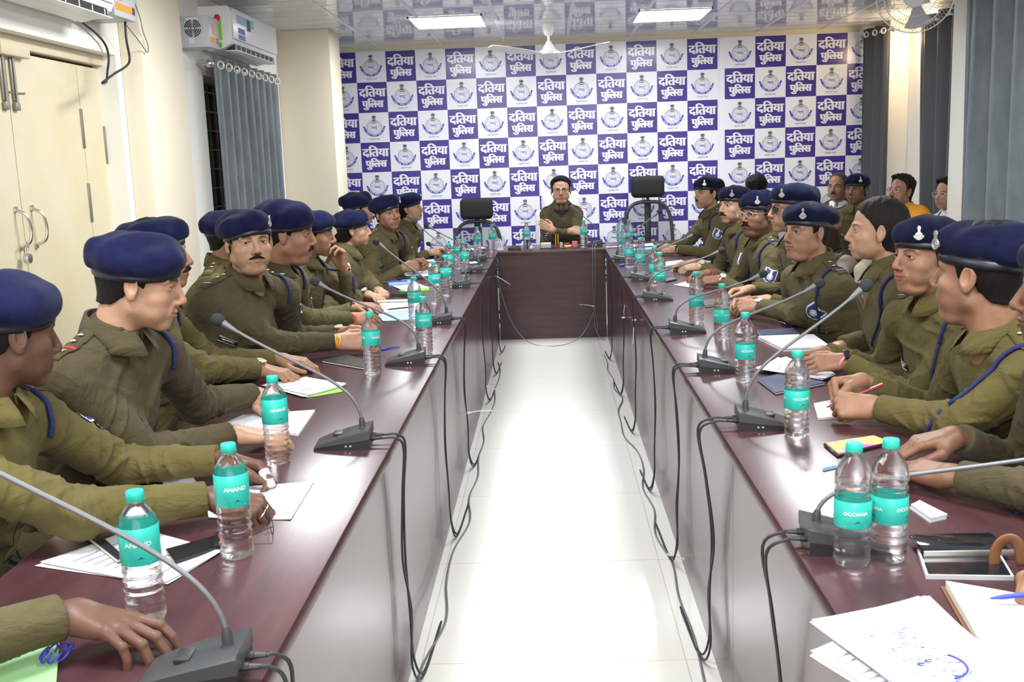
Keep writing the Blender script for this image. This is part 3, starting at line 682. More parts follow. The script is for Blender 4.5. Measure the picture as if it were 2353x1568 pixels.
# ------------------------------------------------------------ ceiling fan and wall fan
t=thing('ceiling_fan','white three-blade ceiling fan above the head table','fan',(.03,9.4,0))
obj('downrod',G().tube([(0,0,2.47),(0,0,2.60)],.011,12),M['white'],t)
obj('canopy',G().lathe([(.001,2.555),(.03,2.56),(.05,2.60),(.055,ZC-.002),(.001,ZC-.002)],20),M['white'],t)
obj('motor_housing',G().lathe([(.001,2.375),(.055,2.38),(.09,2.40),(.095,2.42),(.06,2.44),(.035,2.48),(.02,2.51),(.001,2.515)],28),M['white'],t)
for a in (87,207,327):
    a=math.radians(a+3); g=G(); R=Matrix.Rotation(a,4,'Z')
    P=[[tuple(R@Vector((x,(v-.5)*w,2.405+.05*max(0,(x-.1)/.5)**1.2+(v-.5)*w*.22))) for v in np.linspace(0,1,5)] for x,w in ((.08,.04),(.14,.06),(.2,.10),(.35,.125),(.5,.115),(.56,.09),(.58,.03))]
    g.slab(P,.004); obj('blade',g,M['white'],t)
t=thing('wall_fan','white caged fan at the top right in front of the dark curtain','fan',(2.66,7.9,2.57)); c=V(0,0,0)
fd=nrm(V(-.35,-.9,-.25)); s1=nrm(np.cross(fd,V(0,0,1))); s2=np.cross(s1,fd)
g=G(); Rf=.265
def fp(r,a,d): return fd*d+r*(math.cos(a)*s1+math.sin(a)*s2)
for i in range(64):
    a=2*PI*i/64; tw=.35
    g.tube([fp(Rf*k,a+tw*k,.055*(1-k**2.2)) for k in np.linspace(.3,1,8)],.0012,4)
    g.tube([fp(Rf*k,a-tw*k,-.055*(1-k**2.2)) for k in np.linspace(.3,1,6)],.0012,4)
for r,dd in ((Rf,0),(Rf*.8,.02),(Rf*.55,.04),(Rf*.3,.052),(Rf*.8,-.02)): g.tube([fp(r,a,dd) for a in np.linspace(0,2*PI,49)],.0022 if r<Rf else .005,6,cap=False)
obj('cage',g,M['white'],t,sharp=None)
Rt=Vector((0,0,1)).rotation_difference(Vector(fd)).to_matrix().to_4x4()
obj('hub_cap',G().lathe([(.0001,.068),(.04,.066),(.075,.056),(.08,.045),(.0001,.045)],28,0,Rt),M['white'],t)
for k in range(3):
    a0=2*PI*k/3+.4; P=[[fp(r,a0+w*(.25+r),.0+w*.03) for w in np.linspace(-.9,.9,6)] for r in np.linspace(.04,.235,8)]
    obj('blade',G().slab(P,.003,nv=fd),mat('fan_blade',(.55,.56,.60),.3),t)
obj('motor_housing',G().lathe([(.0001,-.16),(.05,-.155),(.07,-.12),(.075,-.04),(.0001,-.03)],20,0,Rt),M['white'],t)
g=G().tube([tuple(-fd*.12),(.20,0,.03),(.42,-.02,.02)],.018,10); g.box((.42,-.16,-.12),(.46,.05,.09),bev=.012); obj('wall_bracket',g,M['white'],t)
# ============================================================ people
def skin_mat(name,c):
    m=mat(name,c,.48,spec=.4); b=bsdf(m); b.inputs['Subsurface Weight'].default_value=.12; b.inputs['Subsurface Radius'].default_value=(.012,.005,.003); b.inputs['Subsurface Scale'].default_value=.6
    a=nd(m,'ShaderNodeVertexColor'); a.layer_name='Col'; mx=nd(m,'ShaderNodeMix',_data_type='RGBA',_blend_type='MULTIPLY'); mx.inputs[0].default_value=1
    n=nd(m,'ShaderNodeTexNoise',Scale=38.0,Detail=3.0); lk(m,coords(m),n.inputs['Vector'])
    r=nd(m,'ShaderNodeValToRGB'); r.color_ramp.elements[0].color=(c[0]*.88,c[1]*.85,c[2]*.83,1); r.color_ramp.elements[1].color=(c[0]*1.08,c[1]*1.08,c[2]*1.06,1); r.color_ramp.elements[0].position=.3; r.color_ramp.elements[1].position=.7
    lk(m,n.outputs['Fac'],r.inputs['Fac']); lk(m,a.outputs['Color'],mx.inputs[6]); lk(m,r.outputs[0],mx.inputs[7]); lk(m,mx.outputs[2],b.inputs['Base Color'])
    n2=nd(m,'ShaderNodeTexNoise',Scale=420.0,Detail=2.0); lk(m,coords(m),n2.inputs['Vector']); bp=nd(m,'ShaderNodeBump',Strength=.12,Distance=.001); lk(m,n2.outputs['Fac'],bp.inputs['Height']); lk(m,bp.outputs[0],b.inputs['Normal'])
    return m
SK={'light':skin_mat('skin_light',(.40,.235,.155)),'mid':skin_mat('skin_medium',(.30,.16,.10)),'dark':skin_mat('skin_dark',(.18,.088,.053)),'deep':skin_mat('skin_deep',(.12,.058,.038))}
def cloth(name,c,c2,wr=.5):
    m=mat(name,c,.9,spec=.15,sheen=.05); noise_col(m,c,c2,14,4)
    w=nd(m,'ShaderNodeTexNoise',Scale=6.5,Detail=5.0,Roughness=.55,Distortion=1.6); lk(m,coords(m,(1,1,1.5)),w.inputs['Vector'])
    f=nd(m,'ShaderNodeTexNoise',Scale=900.0,Detail=1.0); lk(m,coords(m),f.inputs['Vector'])
    b1=nd(m,'ShaderNodeBump',Strength=wr,Distance=.03); lk(m,w.outputs['Fac'],b1.inputs['Height'])
    b2=nd(m,'ShaderNodeBump',Strength=.15,Distance=.0008); lk(m,f.outputs['Fac'],b2.inputs['Height']); lk(m,b1.outputs[0],b2.inputs['Normal']); lk(m,b2.outputs[0],bsdf(m).inputs['Normal']); return m
CL={'khaki':cloth('khaki_cloth',(.080,.067,.030),(.098,.083,.039)),'olive':cloth('olive_cloth',(.092,.076,.026),(.112,.093,.034)),'brownk':cloth('brown_khaki_cloth',(.060,.049,.026),(.076,.062,.034)),
    'orange':cloth('amber_cloth',(.62,.27,.02),(.68,.32,.03)),'white':cloth('pale_cloth',(.60,.63,.70),(.68,.70,.75)),'trous':cloth('khaki_trouser_cloth',(.07,.058,.028),(.085,.07,.034)),'beige':cloth('beige_trouser_cloth',(.55,.50,.40),(.6,.55,.45))}
M['vest']=cloth('brown_waistcoat_cloth',(.065,.038,.022),(.08,.048,.03))
m=mat('beret_felt',(.014,.018,.075),1,spec=.08,sheen=.06); noise_col(m,(.006,.0075,.032),(.010,.012,.046),30,4); bump(m,700,.35,.001); M['beret']=m
m=mat('beret_felt_dark',(.009,.012,.045),1,spec=.08,sheen=.05); noise_col(m,(.005,.0065,.022),(.008,.010,.034),30,4); bump(m,700,.35,.001); M['beretd']=m
M['band']=mat('leather_band',(.008,.01,.018),.4)
M['eyew']=mat('eye_white',(.62,.58,.55),.15); M['iris']=mat('iris_dark',(.012,.007,.004),.08)
def hair_mat(name,c):
    m=mat(name,c,.65,spec=.18); n=nd(m,'ShaderNodeTexNoise',Scale=60.0,Detail=3.0); lk(m,coords(m,(6,1,1)),n.inputs['Vector']); b=nd(m,'ShaderNodeBump',Strength=.6,Distance=.003); lk(m,n.outputs['Fac'],b.inputs['Height']); lk(m,b.outputs[0],bsdf(m).inputs['Normal']); return m
M['hair']=hair_mat('black_hair',(.010,.008,.008)); M['hairg']=hair_mat('greying_hair',(.05,.045,.042))
M['cord']=bump(mat('navy_lanyard',(.010,.018,.09),.7),260,.8,.002,1)
M['badge']=mat('badge_silver',(.55,.55,.54),.35,.85); M['shoe']=mat('shoe_leather',(.03,.015,.01),.3)

# ---- head
def head_sdf(p,P):
    w=P.get('w',1.); fat=P.get('fat',0.); fe=P.get('fem',0); nl=P.get('nose',1.); x=np.abs(p[:,0])
    q=np.stack([x/w,p[:,1],p[:,2]],1)
    d=ell(q,(0,-.013,.034),(.076,.096,.086))
    d=smin(d,ell(q,(0,.022,-.030),(.062,.070,.080)),.022)
    jw=.046-.009*fe+.006*fat; ch=(0,.071,-.095+.004*fe)
    d=smin(d,cone(q,(jw,.006,-.058),(.011,.067,-.092+.004*fe),.016-.002*fe+.006*fat,.0165-.002*fe),.024)
    d=smin(d,ell(q,ch,(.019+.004*fat,.017,.0155)),.014)
    d=smin(d,ell(q,(.037,.052,-.028),(.026+.004*fat,.026,.024)),.018)
    if fat>.3: d=smin(d,ell(q,(0,.043,-.104),(.043,.038,.022)),.02)
    d=smin(d,cone(q,(.016,.081,.022),(.044,.067,.020),.0115-.003*fe,.010-.003*fe),.012)
    s=smax(d,-ell(q,(.032,.103,.003),(.0185,.020,.0145)),.009)
    d=s
    d=smin(d,cone(p,(0,.086,.016),(0,.109*1+.004*(nl-1)*3,-.026),.0070,.0095*nl),.010)
    d=smin(d,ell(q,(0,.107+.006*(nl-1),-.030),(.0105*nl,.0105,.009)),.006)
    d=smin(d,ell(q,(.0125*nl,.0985,-.0335),(.0075,.010,.0072)),.005)
    d=smax(d,-ell(q,(.0068,.106,-.0415),(.0036,.006,.004)),.003)
    d=smin(d,ell(q,(0,.086,-.061),(.030,.009,.019)),.018); d=smin(d,ell(q,(.034,.056,-.060),(.020+.003*fat,.020,.024)),.016)
    lz=-.0575; 
    d=smin(d,cone(q,(.004,.0985,lz),(.023,.0865,lz-.004),.0040,.0024),.004)
    d=smin(d,cone(q,(0,.0975,lz-.0105),(.018,.0885,lz-.0075),.0050,.0032),.004)
    d=smax(d,-cone(q,(0,.1045,lz-.0048),(.024,.0905,lz-.0045),.0015,.0012),.003)
    d=smax(d,-cone(q,(0,.104,-.042),(0,.105,-.050),.002,.002),.004)
    ey=ell(q,(.0315,.0700,.0035),(.0148,.0148,.0140)); d=smin(d,ey,.004)
    op=P.get('open',1.); d=smax(d,-ell(q,(.0318,.0880,.0030),(.0128,.018,.0040*op)),.0016)
    d=smin(d,cone(q,(.020,.084,.0098),(.043,.0765,.0085),.0022,.0018),.003)
    ear=ell(q,(.0795,-.006,-.004),(.0075,.0175,.030),EARR); ear=smax(ear,-ell(q,(.0865,-.002,.000),(.0065,.011,.019),EARR),.004); ear=smin(ear,ell(q,(.0785,.000,-.030),(.006,.009,.010)),.006)
    ear=smin(ear,cone(q,(.078,.008,-.004),(.079,.006,-.016),.004,.003),.004)
    d=smin(d,ear,.006)
    nr=.051-.010*fe+.006*fat
    d=smin(d,cone(q,(0,-.028,-.05),(0,-.045,-.190),nr,nr+.004),.022)
    return d
EARR=np.array(Matrix.Rotation(math.radians(-18),3,'Z')@Matrix.Rotation(math.radians(8),3,'X'))
def head_cols(v,P):
    x=np.abs(v[:,0]);y=v[:,1];z=v[:,2]; C=np.ones((len(v),3)); fe=P.get('fem',0)
    def mix(mask,c): 
        nonlocal C; C=C*(1-mask[:,None])+V(c)*mask[:,None]
    g=lambda a,b,s:np.clip((b-a)/s,0,1)
    if not fe and not P.get('clean'):
        st=np.clip(1-np.abs(z+.075)/.05,0,1)*np.clip((y+.01)/.05,0,1)*.30; mix(st,(.52,.56,.60))
    lip=np.exp(-((x/.024)**4+((z+.062)/.0085)**4))*(y>.08); mix(lip*.8,(.78,.42,.42) if not P.get('lipstick') else (.85,.25,.32))
    bx=(x-.032)/.0195; bz=(z-(.0245-.004*bx**2))/(.0052 if not fe else .0030); br=np.exp(-(bx**6+bz**4))*(y>.05); mix(br*.93,(.05,.04,.04))
    lid=np.exp(-(((x-.0318)/.014)**4+((z-.0075)/.0028)**2))*(y>.07); mix(lid*.7,(.15,.11,.10))
    cav=np.exp(-(((x-.031)/.018)**4+((z-.004)/.013)**4))*(y>.06); mix(cav*.16,(.6,.5,.5))
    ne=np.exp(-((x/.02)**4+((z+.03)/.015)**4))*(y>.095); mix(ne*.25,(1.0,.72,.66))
    return C
# ---- hands (right hand: palm -z, fingers +y, thumb -x)
FB=[(-.029,.088,.046,.026,.020),(-.0095,.094,.050,.029,.021),(.0105,.091,.046,.027,.020),(.0285,.082,.036,.021,.018)]
POSE={'flat':((8,10,6),(8,10,6),(8,12,6),(8,12,6),0,(-10,0)),'relax':((22,32,18),(26,36,20),(30,38,20),(34,38,22),1.2,(6,10)),
'claw':((38,48,24),(40,50,26),(42,50,26),(44,48,26),2.2,(18,20)),'fist':((78,88,48),(80,92,50),(82,92,50),(84,90,48),0,(48,40)),
'press':((8,30,22),(16,34,22),(22,36,24),(26,38,26),2.6,(10,10)),'pen':((45,55,25),(55,60,30),(66,70,40),(70,72,40),.4,(38,25)),'fold':((50,58,30),(54,60,32),(56,60,32),(58,60,32),.5,(30,30))}
def hand_geo(pose,h,_c={}):
    if (pose,h) in _c: return _c[(pose,h)]
    po=POSE[pose]; segs=[]; tips=[]
    for i,(bx,by,l1,l2,l3) in enumerate(FB):
        a=0; p=V(bx,by,-.002); sp=math.radians((i-1.5)*po[4]*2.2); rr=[.0094,.0088,.0080,.0068]
        if i==3: rr=[.0082,.0076,.0070,.0060]
        L=[p]
        for k,l in enumerate((l1,l2,l3)):
            a+=math.radians(po[i][k]); dirv=V(math.sin(sp)*math.cos(a),math.cos(sp)*math.cos(a),-math.sin(a)); p=p+dirv*l; L.append(p)
        segs.append((L,rr)); tips.append((L[-1],nrm(L[-1]-L[-2])))
    t1,t2=po[5]; T0=V(-.020,.022,-.010); a=math.radians(48-t1*.5); T1=T0+.044*V(-math.sin(a),math.cos(a)*.9,-.22-t1*.006); a2=math.radians(22-t2*1.1)
    T2=T1+.034*nrm(V(-math.sin(a2),math.cos(a2),-.12-t1*.010)); T3=T2+.026*nrm(V(-math.sin(a2-.35),math.cos(a2-.35),-.12-t1*.008)); tips.append((T3,nrm(T3-T2)))
    def fn(q):
        d=1e3
        palm=None
        for i,(bx,by,*_) in enumerate(FB):
            c=cone(q,(bx*.55,.004,-.001),(bx,by,-.003),.0165,.0112); palm=c if palm is None else smin(palm,c,.014)
        palm=smin(palm,cone(q,(-.014,.012,-.010),T1,.019,.012),.014); palm=smin(palm,cone(q,(.020,.018,-.010),(.024,.06,-.008),.014,.010),.012)
        fs=None
        for L,rr in segs:
            f=np.minimum(np.minimum(cone(q,L[0],L[1],rr[0]+.0006,rr[1]),cone(q,L[1],L[2],rr[1],rr[2])),cone(q,L[2],L[3],rr[2],rr[3]))
            f=smin(f,np.linalg.norm(q-L[1]-V(0,0,.0012),axis=1)-rr[1]*1.04,.003)
            fs=f if fs is None else np.minimum(fs,f)
        th=smin(cone(q,T1,T2,.0122,.0105),cone(q,T2,T3,.0105,.0082),.003)
        d=smin(palm,fs,.006); d=smin(d,th,.006)
        qq=q*V(.86,1,1.12); d=smin(d,cone(qq,(0,-.10,0),(0,.006,0),.0300,.0235),.012); return d
    v,f=surf(fn,(-.085,-.10,-.125),(.065,.205,.04),h)
    C=np.ones((len(v),3))
    for tp,td in tips:
        up=nrm(V(0,0,1)-td*td[2]); 
        if abs(td[2])>.9: up=V(0,1,0)
        r=v-(tp-td*.003); a=(r@td)/.0075; b=(r@up)/.007-.7; s_=np.linalg.norm(r-np.outer(r@td,td)-np.outer(r@up,up),axis=1)/.0055
        mk=np.exp(-(a**4+s_**4))*(r@up>.002); C=C*(1-mk[:,None]*.55)+V(1.3,1.25,1.2)*mk[:,None]*.55
    for L,rr in segs:
        for k in (1,2):
            mk=np.exp(-(np.linalg.norm(v-L[k]-V(0,0,rr[k]),axis=1)/.006)**2)*.35; C=C*(1-mk[:,None])+V(.72,.62,.6)*mk[:,None]
    _c[(pose,h)]=(v,f,C); return _c[(pose,h)]

def azv(a): a=math.radians(a); return V(math.sin(a),math.cos(a),0)
def folds(p,seed):
    r=np.random.default_rng(seed); o=0
    for k,am in ((34,.0075),(26,.0085),(52,.0050),(80,.0030)):
        d1=nrm(r.normal(size=3)+V(0,0,.5)); d2=nrm(r.normal(size=3)); d3=nrm(r.normal(size=3)); ph=r.uniform(0,6)
        s=np.abs(np.sin(p@d1*k*.5+1.5*np.sin(p@d2*k*.33+ph)+ph)); m=.5+.5*np.sin(p@d3*k*.4+ph*2)
        o=o+am*np.exp(-(s/.22)**2)*m
    return o
PEOPLE={}
def person(key,label,head,az,taz,pel,R=None,L=None,pitch=0,roll=0,s=1.,skin='mid',cl='khaki',sex='m',beret=True,bd=False,hair='short',mous=0,P=None,
           specs=None,res=1.,bulk=1.,rank='stars',lan=True,plate=True,badge=True,watch=(),thread=(),vest=False,uniform=True,gaze=(0,0),tr_='trous',scarf=False,shz=0,ring=False,chair=True,legs=True,wide=.168):
    P=dict(P or {}); s=s*(.95 if sex=='f' else 1); fem=sex=='f'; P['fem']=1 if fem else 0; seed=abs(hash(key))%1000 if 0 else sum(ord(c)*i for i,c in enumerate(key,3))
    hp=V(head); f=azv(az); H=Matrix.Rotation(-math.radians(az),3,'Z')@Matrix.Rotation(-math.radians(pitch),3,'X')@Matrix.Rotation(math.radians(roll),3,'Y'); H=np.array(H)
    tf=azv(taz); tr=V(tf[1],-tf[0],0); tr=V(math.cos(math.radians(taz)),-math.sin(math.radians(taz)),0)
    root=V(pel[0],pel[1],0); Pv=V(pel[0],pel[1],.57)
    N=hp+s*(H@V(0,-.037,-.118))+V(0,0,-.008)-tf*.005+V(0,0,shz)
    Sc=N+V(0,0,-.090)-tf*.012; sp=nrm(Sc-Pv); fl=nrm(tf-sp*(tf@sp))
    Fr=np.stack([tr,fl,sp],1)
    W=wide*bulk*(.88 if fem else 1); SR=Sc+tr*W+V(0,0,-.012); SL=Sc-tr*W+V(0,0,-.012)
    T=thing('person',label,'person',tuple(root))
    E={};Wr={}
    for side,S,A in (('R',SR,R),('L',SL,L)):
        sg=1 if side=='R' else -1
        if A is None: A=(tuple(Pv+tf*.33+tr*sg*.10+V(0,0,.02)),tuple(tf),'relax',10)
        w=V(A[0]); D=np.linalg.norm(w-S); a,b=.285,.255; sc=max(1,D/(a+b-.012)); a*=sc;b*=sc
        x=(a*a-b*b+D*D)/(2*D); hh=math.sqrt(max(a*a-x*x,0)); dn=nrm(w-S); hint=V(0,0,-1)+tr*sg*.75-tf*.35 if len(A)<5 else V(A[4]); hint=nrm(hint-dn*(hint@dn))
        e=S+dn*x+hint*hh
        if abs(e[0])<1.10 and .6<e[1]<9.4 and e[2]<.803: e[2]=.803
        E[side]=e; Wr[side]=(w,nrm(A[1]),A[2],A[3] if len(A)>3 else 0)
    bf=bulk*(1 if not fem else .9)
    C1=Sc+(Pv-Sc)*.30; C2=Sc+(Pv-Sc)*.70
    def torso(q,o=0):
        d=ell(q,C1+fl*.012,(.172*bf+o,.118*bf+o,.185+o),Fr)
        if fem: d=smin(d,ell(q,C1+fl*.055-sp*.01,(.12,.07,.075),Fr),.05)
        d=smin(d,ell(q,C2+fl*.015,(.155*bf+o,.128*bf+o+.02*P.get('fat',0),.175+o),Fr),.06)
        d=smin(d,cone(q,SR,SL,.056+o,.056+o),.05)
        d=smin(d,cone(q,N+V(0,0,-.012)-tf*.012,SR,.058+o,.050+o),.03); d=smin(d,cone(q,N+V(0,0,-.012)-tf*.012,SL,.058+o,.050+o),.03)
        return d
    def arm(q,side,o=0):
        e=E[side];w,_,_,_=Wr[side]; S=SR if side=='R' else SL; fd=nrm(w-e)
        d=cone(q,S,e,(.060+o)*bf,(.047+o)); fo=cone(q,e,w-fd*.01,.046+o,.0355+o); cu=cone(q,w-fd*.085,w-fd*.012,.0385+o,.0375+o)
        if o==0: 
            cut=(q-(w-fd*.020))@fd; fo=np.maximum(fo,cut); cu=np.maximum(cu,cut)
            t=(q-e)@fd; wt=np.exp(-((np.linalg.norm(q-e,axis=1))/.10)**2); c1=np.abs(np.sin(t*48+1.6*np.sin(q@V(31,23,17))+seed)); c2=np.abs(np.sin(t*26+1.8*np.sin(q@V(19,-27,22))+seed*2)); fo=fo-.012*wt*np.exp(-(c1/.35)**2)-.0055*np.exp(-(c2/.22)**2)*np.clip((np.linalg.norm(w-q,axis=1)-.06)/.05,0,1)
            S2=nrm(e-S); t2=(q-e)@S2; c1=np.abs(np.sin(t2*42+1.6*np.sin(q@V(-21,33,27))+seed)); c2=np.abs(np.sin(t2*22+2.0*np.sin(q@V(17,25,-12))+seed)); d=d-.011*wt*np.exp(-(c1/.35)**2)-.006*np.exp(-(c2/.22)**2)
        a=smin(d,fo,.02); 
        return np.minimum(a,cu) if o==0 else a
    def shirt(q):
        d=torso(q); d=smin(d,ell(q,Pv+V(0,0,.03),(.165*bf,.135*bf,.10),Fr),.05)-folds(q,seed)
        for sd in 'RL': d=smin(d,arm(q,sd),.028)
        return np.maximum(d,.52-q[:,2])
    pts=np.array([SR,SL,N,Pv,E['R'],E['L'],Wr['R'][0],Wr['L'][0]]); lo=pts.min(0)-.2; hi=pts.max(0)+V(.2,.2,.08); lo[2]=max(lo[2],.5)
    v,F=surf(shirt,lo,hi,.0062*res); me=np_mesh('shirt',[(v-root,F,0)],[CL[cl]]); link('shirt',me,T)
    def trace(o,d):
        o=np.array(o,float).reshape(-1,3).copy(); d=np.broadcast_to(nrm(d) if np.ndim(d)==1 else d,o.shape)
        for _ in range(18):
            sd_=shirt(o); o=o+d*np.clip(sd_,-.03,.06)[:,None]*.93
            if np.abs(sd_).max()<.0005: break
        return o
    def patch(c,n,u,us,vs,off=.002,thick=0):
        n=nrm(n);u=nrm(u-n*(np.dot(u,n)));w_=np.cross(n,u)
        pts=np.array([[c+u*a+w_*b+n*.10 for b in vs] for a in us]); sh=pts.shape; q=trace(pts.reshape(-1,3),-n).reshape(sh)
        return q+n*off
    def put(name,g,mats,sharp=.7,parent=None): 
        g.v=[tuple(V(p)-root) for p in g.v]; return obj(name,g,mats,parent or T,sharp=sharp)
    # collar
    th=np.radians(np.linspace(-169,169,35)); rows=[];cq=[]
    for t in th:
        k=(1-math.cos(t))/2; rd=-math.cos(t)*tf+math.sin(t)*tr; r0=.060*bf**.5*(.9 if fem else 1); c=N-tf*.004+V(0,0,.012-.040*k)+tf*.012*k
        hgt=.036-.014*k; p0=c+rd*r0*1.02; p1=c+rd*(r0-.001)+V(0,0,hgt); p2=c+rd*(r0+.006)+V(0,0,hgt+.001)
        out=.025+.011*k;  fr=max(0,(k-.86)/.14); pe=c+rd*(r0+out)+tf*(.016*fr)-rd*.006*fr; cq.append((p0,p1,p2,pe,rd))
    ptr=trace([V(z_[3][0],z_[3][1],N[2]+.05) for z_ in cq],V(0,0,-1))+V(0,0,.005)
    for (p0,p1,p2,pe,rd),pe2 in zip(cq,ptr):
        if pe2[2]>p2[2]-.012: pe2[2]=p2[2]-.012
        if pe2[2]<p2[2]-.058: pe2[2]=p2[2]-.058
        m1=p2*.5+pe2*.5+V(0,0,.003)+rd*.002; rows.append([p0,p1,p2,m1,pe2])
    g=G(); g.grid(rows); me=None
    o=put('collar',g,CL[cl]); so=o.modifiers.new('s','SOLIDIFY'); so.thickness=.003; so.offset=1
    # front placket, buttons, pockets
    g=G(); ct=Sc+(Pv-Sc)*.36
    if not vest:
        q=patch(ct,fl,sp,np.linspace(-.21,.13,26),np.linspace(-.014,.014,3),.0008); g.grid(q[::-1]); 
        put('placket',g,CL[cl])
    if uniform:
        for sg in (1,-1):
            c=Sc+(Pv-Sc)*.36+tr*sg*.085*bf
            g=G(); q=patch(c-sp*.035,fl+tr*sg*.25,sp,np.linspace(-.058,.058,9),np.linspace(-.05,.05,9),.0015); g.grid(q[::-1]); 
            q=patch(c+sp*.015,fl+tr*sg*.25,sp,np.linspace(-.02,.012,4),np.linspace(-.053,.053,9),.005); g.grid(q[::-1])
            o=put('pocket',g,CL[cl]); o.modifiers.new('s','SOLIDIFY').thickness=.0022
            if sg>0 or res<1.5:
                b=patch(c+sp*.002,fl+tr*sg*.25,sp,[0],[0],.008)[0][0]; vs,fs,_=uvsphere(b,.006,10,6,fl,(1,1,1)); g=G(); g.add(vs,fs); put('pocket_button',g,M['gold'] if res>1 else M['brown'],parent=o)
        if plate:
            c=Sc+(Pv-Sc)*.36+tr*.078*bf+sp*.050; q=patch(c,fl+tr*.25,sp,np.linspace(-.009,.009,3),np.linspace(-.038,.038,7),.005); g=G(); g.grid(q[::-1],0)
            q2=patch(c,fl+tr*.25,sp,np.linspace(-.0105,-.0085,2),np.linspace(-.039,.039,7),.006); g.grid(q2[::-1],1); q2=patch(c,fl+tr*.25,sp,np.linspace(.0085,.0105,2),np.linspace(-.039,.039,7),.006); g.grid(q2[::-1],1)
            q2=patch(c,fl+tr*.25,sp,np.linspace(-.002,.003,2),np.linspace(-.024,.024,7),.0065); g.grid(q2[::-1],1)
            o=put('name_plate',g,[M['black'],M['silver']]); o.modifiers.new('s','SOLIDIFY').thickness=.003
        for sg,S in ((1,SR),(-1,SL)):
            a=N+tr*sg*.080+V(0,0,.02)-tf*.006; b=S+tr*sg*.030-tf*.004; ax=nrm(V(*(b-a)[:2],0)); cr=np.cross(V(0,0,1),ax); Ls=np.linalg.norm((b-a)[:2])
            def strip(t0,t1,w0,off,n=8):
                pts=np.array([[V(*(a+ax*Ls*t)[:2],N[2]+.12)+cr*k for k in np.linspace(-w0,w0,4)] for t in np.linspace(t0,t1,n)]); return trace(pts.reshape(-1,3),V(0,0,-1)).reshape(pts.shape)+V(0,0,off)
            g=G(); q=strip(0,1,.021,.0045,12); q[-1]-=V(0,0,.003); g.grid(q[::-1] if sg>0 else q[::-1]); o=put('epaulette',g,CL[cl]); so=o.modifiers.new('s','SOLIDIFY'); so.thickness=.004; so.offset=0
            g=G()
            if rank in('red','redblue'):
                q=strip(.52,.60,.0215,.0078,3); g.grid(q[::-1],1)
                if rank=='redblue': q=strip(.46,.52,.0215,.0078,3); g.grid(q[::-1],2)
            ns=2 if rank!='red1' else 1
            for k in range(ns):
                c=strip(.22+.2*k,.23+.2*k,.001,.0095,2).mean((0,1)); n5=[]
                for i in range(10): rr=.0115 if i%2==0 else .005; an=2*PI*i/10; n5.append(c+ax*rr*math.cos(an)+cr*rr*math.sin(an))
                g.add(n5+[c+V(0,0,.003)],[(i,(i+1)%10,10) for i in range(10)],0)
            for k in range(4):
                q=strip(.72+.0,.84,.001,.009,2); c=q.mean((0,1))+cr*(k-1.5)*.0095; 
                g.add([c-ax*.009-cr*.0035,c+ax*.009-cr*.0035,c+ax*.009-cr*.001,c-ax*.009-cr*.001],[(0,1,2,3)],0); g.add([c+ax*.009-cr*.0035,c+ax*.009+cr*.004,c+ax*.006+cr*.004,c+ax*.006-cr*.0035],[(0,1,2,3)],0); g.add([c-ax*(.002)-cr*.0015,c-ax*.002+cr*.003,c-ax*.006+cr*.003,c-ax*.006-cr*.0015],[(0,1,2,3)],0)
            o=put('rank_insignia',g,[M['silver'],M['red'],M['lab2']],sharp=.3); so=o.modifiers.new('s','SOLIDIFY'); so.thickness=.0012; so.offset=0
        if lan:
            e=E['L']; ad=nrm(e-SL); c=SL+tr*.035; axr=nrm(-tr*.9+ad*.15); u1=V(0,0,1)-axr*axr[2]; u1=nrm(u1); u2=np.cross(axr,u1)
            ring_=[]
            for t in np.linspace(-PI*.62,PI*.62,30):
                dd=math.cos(t)*u1+math.sin(t)*u2; ring_.append(c+dd*.17)
            dirs=-np.array([nrm(r_-c) for r_ in ring_]); q=trace(np.array(ring_),dirs)-dirs*.007; q=np.vstack([q[:1],(q[:-2]+2*q[1:-1]+q[2:])/4,q[-1:]])
            g=G(); g.tube(smooth(list(q),2),.0062,8)
            fr_=q[np.argmax(q@tf)]; pc=patch(Sc+(Pv-Sc)*.36-tr*.085*bf+sp*.012,fl,sp,[0],[0],.008)[0][0]
            mids=[fr_*(1-t)+pc*t+V(0,0,-.02)*math.sin(PI*t) for t in np.linspace(0,1,8)]; mq=trace(np.array(mids)+fl*.08,-fl)+fl*.011; (g.tube(smooth(list(mq),3),.005,8) if taz<0 else None)
            put('shoulder_lanyard',g,M['cord'],sharp=None)
        if badge:
            e=E['L']; ad=nrm(e-SL); c=SL+(e-SL)*.46; n=-tr+tf*.25; n=nrm(n-ad*(n@ad)); us=np.linspace(-.046,.046,31); vs=np.linspace(-.036,.036,25); q=patch(c,n,-ad,us,vs,.005)
            def sh(u,w_,m=0):
                u=u/.046;w_=abs(w_)/.036; top=.80-.10*math.cos(w_*PI*1.3)+m*0; lim=1 if u>-.1 else math.sqrt(max(0,1-((u+.1)/.9)**2)); return (u<top-m) and (w_<lim-m) and u>-.98+m
            g=G(); vsx=q.reshape(-1,3); fs=[[],[],[]]
            for i in range(30):
                for j in range(24):
                    uu=(us[i]+us[i+1])/2; ww=(vs[j]+vs[j+1])/2
                    if not sh(uu,ww): continue
                    k=1 if sh(uu,ww,.13) else 0
                    if k==1 and ((ww/.015)**2+((uu+.010)/.020)**2<1 and not (.35<(ww/.015)**2+((uu+.010)/.020)**2<.55) or (abs(ww)<.006 and 0<uu<.028)): k=0
                    fs[k].append((i*25+j,i*25+j+1,(i+1)*25+j+1,(i+1)*25+j))
            for k in (0,1): g.add(vsx,fs[k],k)
            put('sleeve_badge',g,[M['paper'],M['ban_navy']],sharp=None)
